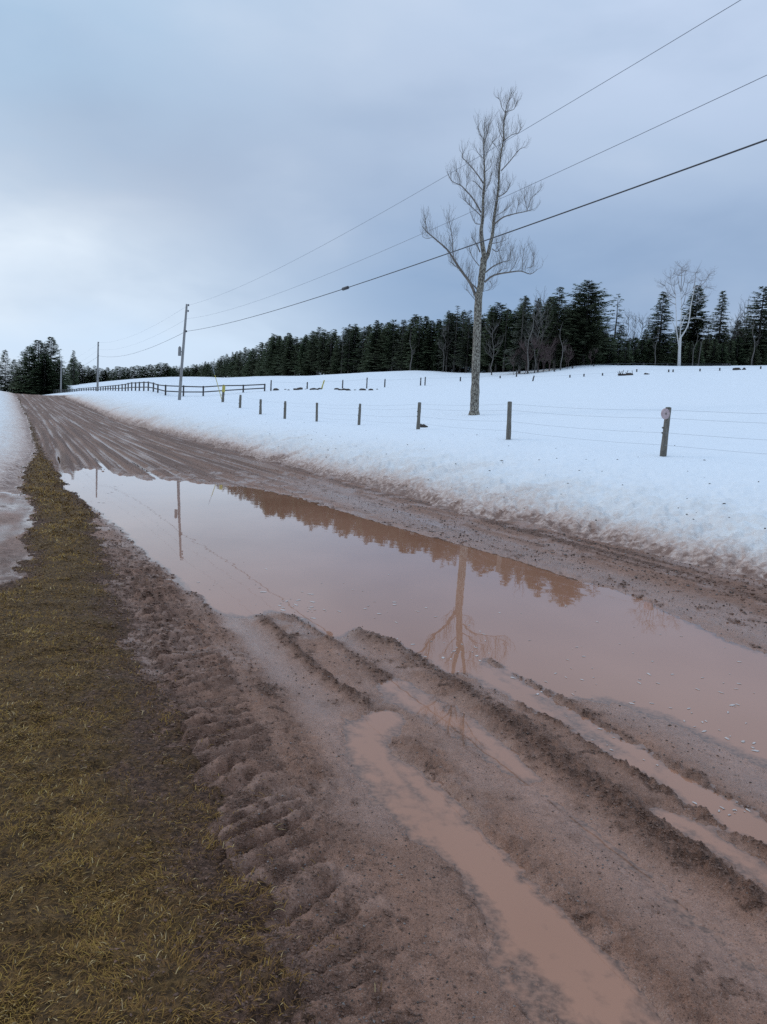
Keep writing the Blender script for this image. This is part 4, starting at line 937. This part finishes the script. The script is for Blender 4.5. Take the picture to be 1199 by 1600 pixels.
while px_ < 950:   # a second and a third row behind
    for row in (1, 2):
        x_ = px_+rnd.uniform(-4, 4); top = np.interp(x_, prof[:, 0], prof[:, 1]); D_ = np.interp(x_, prof[:, 0], prof[:, 2])
        place_tree(rnd.choice(['dense', 'broad', 'pointed', 'ragged', 'thin']), 'spruce_tree', x_, top+abs(rnd.gauss(0, .10))*(585-top)+2, D_+row*6+rnd.uniform(-2, 2), zone(x_), GW_, rnd.uniform(1.25, 1.5))
    px_ += max(8, 1200/D_*2.6)
for kd, x_, top, D_, wd, lab in [('broad', 922, 439, 127, 1.15, 'tallest dark spruce with ragged leaning top at the right end of the dense wood'), ('dense', 905, 458, 128, 1.1, 'broad dark spruce just left of the tallest one'), ('ragged', 876, 447, 128, 1.0, 'tall ragged spruce two trees left of the tallest one'),
                                 ('open', 967, 458, 130, .95, 'lone open-branched spruce with see-through crown right of the dense wood'), ('pointed', 1038, 455, 128, 1.1, 'neat pointed spruce directly left of the pale birch'), ('dense', 1092, 445, 134, 1.05, 'wide dark spruce directly behind and right of the pale birch'),
                                 ('thin', 1131, 454, 130, 1.05, 'narrow spruce standing alone right of the birch'), ('column', 1195, 447, 128, 1.3, 'tall spruce cut by the right edge of the photo'), ('ragged', 1172, 492, 134, 1.0, 'shorter ragged spruce between the narrow one and the right edge'), ('grey', 820, 461, 126, .95, 'greyish topped spruce right of the big bare tree'),
                                 ('dense', 1155, 500, 136, 1.1, 'low bushy spruce right of the narrow lone spruce'), ('thin', 1230, 450, 132, 1.0, 'spruce just beyond the right end of the row')]:
    if x_ < 1210: place_tree(kd, 'spruce_tree', x_, top, D_, lab, None, wd*1.12)
# low dark young spruces in front on the right
px_ = 930
while px_ < 1215:
    place_tree('young', 'young_spruce', px_, rnd.uniform(524, 540), 126+rnd.uniform(0, 3), 'low dark young spruce along the foot of the right hand wood', 'young spruces at the foot of the wood', rnd.uniform(.9, 1.2))
    place_tree(rnd.choice(['dense', 'pointed']), 'spruce_tree', px_+5, rnd.uniform(505, 530), 139+rnd.uniform(0, 3), 'dim background spruce behind the birch and lone spruces', 'background spruces on the right', rnd.uniform(1.0, 1.3))
    px_ += 12.5
# far wood on the left and the dark clump by the road's end
px_ = 108
while px_ < 300:
    x_ = px_; top = np.interp(x_, [108, 115, 125, 140, 160, 200, 240, 262, 275, 300], [566, 551, 566, 569, 571, 570, 566, 566, 577, 576])
    q = at(x_, top+rnd.uniform(0, 7), 400); H_ = rnd.uniform(11, 15)
    base_z = at(x_, 603 if x_ < 250 else 594, 400)[2]
    e_ = place_tree(rnd.choice(['thin', 'pointed', 'ragged', 'dense', 'column']), 'spruce_tree', x_, None, 400+rnd.uniform(-8, 8), 'small dark conifer of the far wood beyond the rail fence', 'far wood beyond the rail fence', 1.6, H=max(6, q[2]-base_z+3))
    e_.location.z = base_z-3
    px_ += rnd.uniform(3.2, 5.0)
for kd, x_, top, D_, wd, lab in [('dense', 60, 531, 252, 1.9, 'tall bushy dark conifer, left of two in the clump at the road end'), ('dense', 46, 541, 256, 1.8, 'rounded dark conifer at the left of the road end clump'), ('dense', 80, 526, 254, 1.5, 'tallest ragged conifer of the clump at the road end'), ('dense', 70, 552, 248, 2.0, 'lower front conifer of the clump at the road end'),
                                 ('dense', 92, 562, 250, 1.1, 'small conifer at the right foot of the road end clump'), ('greythin', 93, 545, 258, 1.0, 'thin greyish tree at the right side of the road end clump'), ('thin', 40, 556, 262, 1.0, 'small conifer at the left edge of the road end clump'), ('pointed', 8, 546, 262, 1.2, 'pointed conifer near the left edge of the photo'), ('dense', 22, 562, 266, 1.2, 'low conifer between the left edge tree and the clump'), ('dense', -8, 556, 262, 1.3, 'conifer cut by the left edge of the photo'), ('thin', 115, 547, 300, 1.0, 'lone slim pale conifer right of the road end clump'), ('dense', 100, 575, 262, 1.3, 'low dark conifer behind the farthest pole'), ('dense', 30, 572, 258, 1.2, 'low dark conifer beside the left end of the clump')]:
    q = at(x_, top, D_); base_z = at(x_, 617, D_)[2]; e_ = place_tree(kd, 'conifer_tree', x_, top, D_, lab, None, wd, H=q[2]-base_z+1.0); e_.location.z = base_z-1.0

# ------------------------------------------------------------------ leafless trees and brush of the wood
def make_bare(seed, H, spread, mat, nlimb=9, r0=.10):
    r = random.Random(seed); tr = MB(); cr_ = MB(); P = np.array([(r.gauss(0, .12)*i, r.gauss(0, .12)*i, H*i/6*.97) for i in range(7)])
    tr.tube(P-[0, 0, .3], np.linspace(r0, .02, 7), 6)
    for i in range(nlimb):
        u_ = r.uniform(.3, .95); p = P[int(u_*6)]+(P[min(6, int(u_*6)+1)]-P[int(u_*6)])*(u_*6-int(u_*6)); a = r.uniform(0, 6.28); L = spread*r.uniform(.5, 1.1)*(1.15-u_*.7)
        Q_ = np.array([p, p+[math.cos(a)*L*.5, math.sin(a)*L*.5, L*.4], p+[math.cos(a)*L*.8, math.sin(a)*L*.8, L*1.1]]); cr_.tube(Q_, [.035, .025, .012], 4, False); twigs(cr_, Q_, None, r, .5, (.5, 1.4), .9, 1, .2, .016)
    return [tr.build('trunk', mat, None, True), cr_.build('crown', mat, None)]
kinds['bare'] = make_bare(21, 11, 2.4, M_gtwig, 16); baseH['bare'] = 11
kinds['bareb'] = make_bare(22, 11, 3.2, M_gtwig, 22, .13); baseH['bareb'] = 11
kinds['snag'] = make_bare(23, 11, 1.2, M_gtwig, 7, .14); baseH['snag'] = 11
kinds['redbare'] = make_bare(24, 6, 2.2, M_red, 20, .06); baseH['redbare'] = 6
GB = 'leafless trees at the edge of the wood'
for kd, x_, top, D_, lab in [('snag', 833, 468, 123, 'pale dead trunk standing at the wood edge right of the bare tree'), ('bareb', 851, 455, 127, 'grey leafless tree among spruces at the wood edge'), ('bare', 843, 475, 124, 'slim grey leafless tree at the wood edge'), ('snag', 882, 498, 121, 'pale snag in front of the tallest spruces'), ('bareb', 775, 500, 128, 'twisting grey leafless tree just right of the big tree trunk'), ('bare', 985, 482, 130, 'pale leafless tree right of the lone open spruce'),
                             ('bare', 995, 488, 132, 'faint leafless tree left of the pointed spruce'), ('bareb', 1003, 490, 134, 'wide faint leafless tree left of the pointed spruce'), ('bare', 1014, 492, 132, 'slim leafless tree touching the pointed spruce'), ('bareb', 1170, 468, 132, 'grey leafless tree near the right edge'), ('bare', 1160, 485, 133, 'slim leafless tree between the two right hand spruces'), ('bareb', 1152, 490, 131, 'low leafless tree right of the narrow spruce'), ('snag', 1098, 508, 125, 'pale snag right of the birch'), ('snag', 1088, 512, 125, 'shorter pale snag close to the birch'),
                             ('snag', 1183, 490, 125, 'pale trunk near the right edge'), ('snag', 1030, 500, 125, 'pale thin trunk in front of the pointed spruce'), ('bare', 697, 505, 150, 'thin leafless tree left of the big tree trunk'), ('snag', 645, 510, 150, 'pale snag in the middle of the wood'), ('bare', 1110, 490, 132, 'faint leafless tree between birch and narrow spruce')]:
    place_tree(kd, 'leafless_tree', x_, top, D_, lab, GB)
for i in range(13):
    x_ = rnd.choice([rnd.uniform(800, 865), rnd.uniform(800, 865), rnd.uniform(880, 935)]); place_tree('redbare', 'bare_shrub', x_, rnd.uniform(525, 548), 122+rnd.uniform(0, 3), 'reddish leafless shrub at the foot of the wood by the snow mound', 'reddish shrubs by the snow mound', 1.0, cat='shrub')
# prototypes that no tree used
for k_ in kinds:
    if k_ not in used:
        for o in kinds[k_]: bpy.data.objects.remove(o)
bpy.context.view_layer.update()
print('faces ground', len(Q), 'rings', NR, 'az', NA)
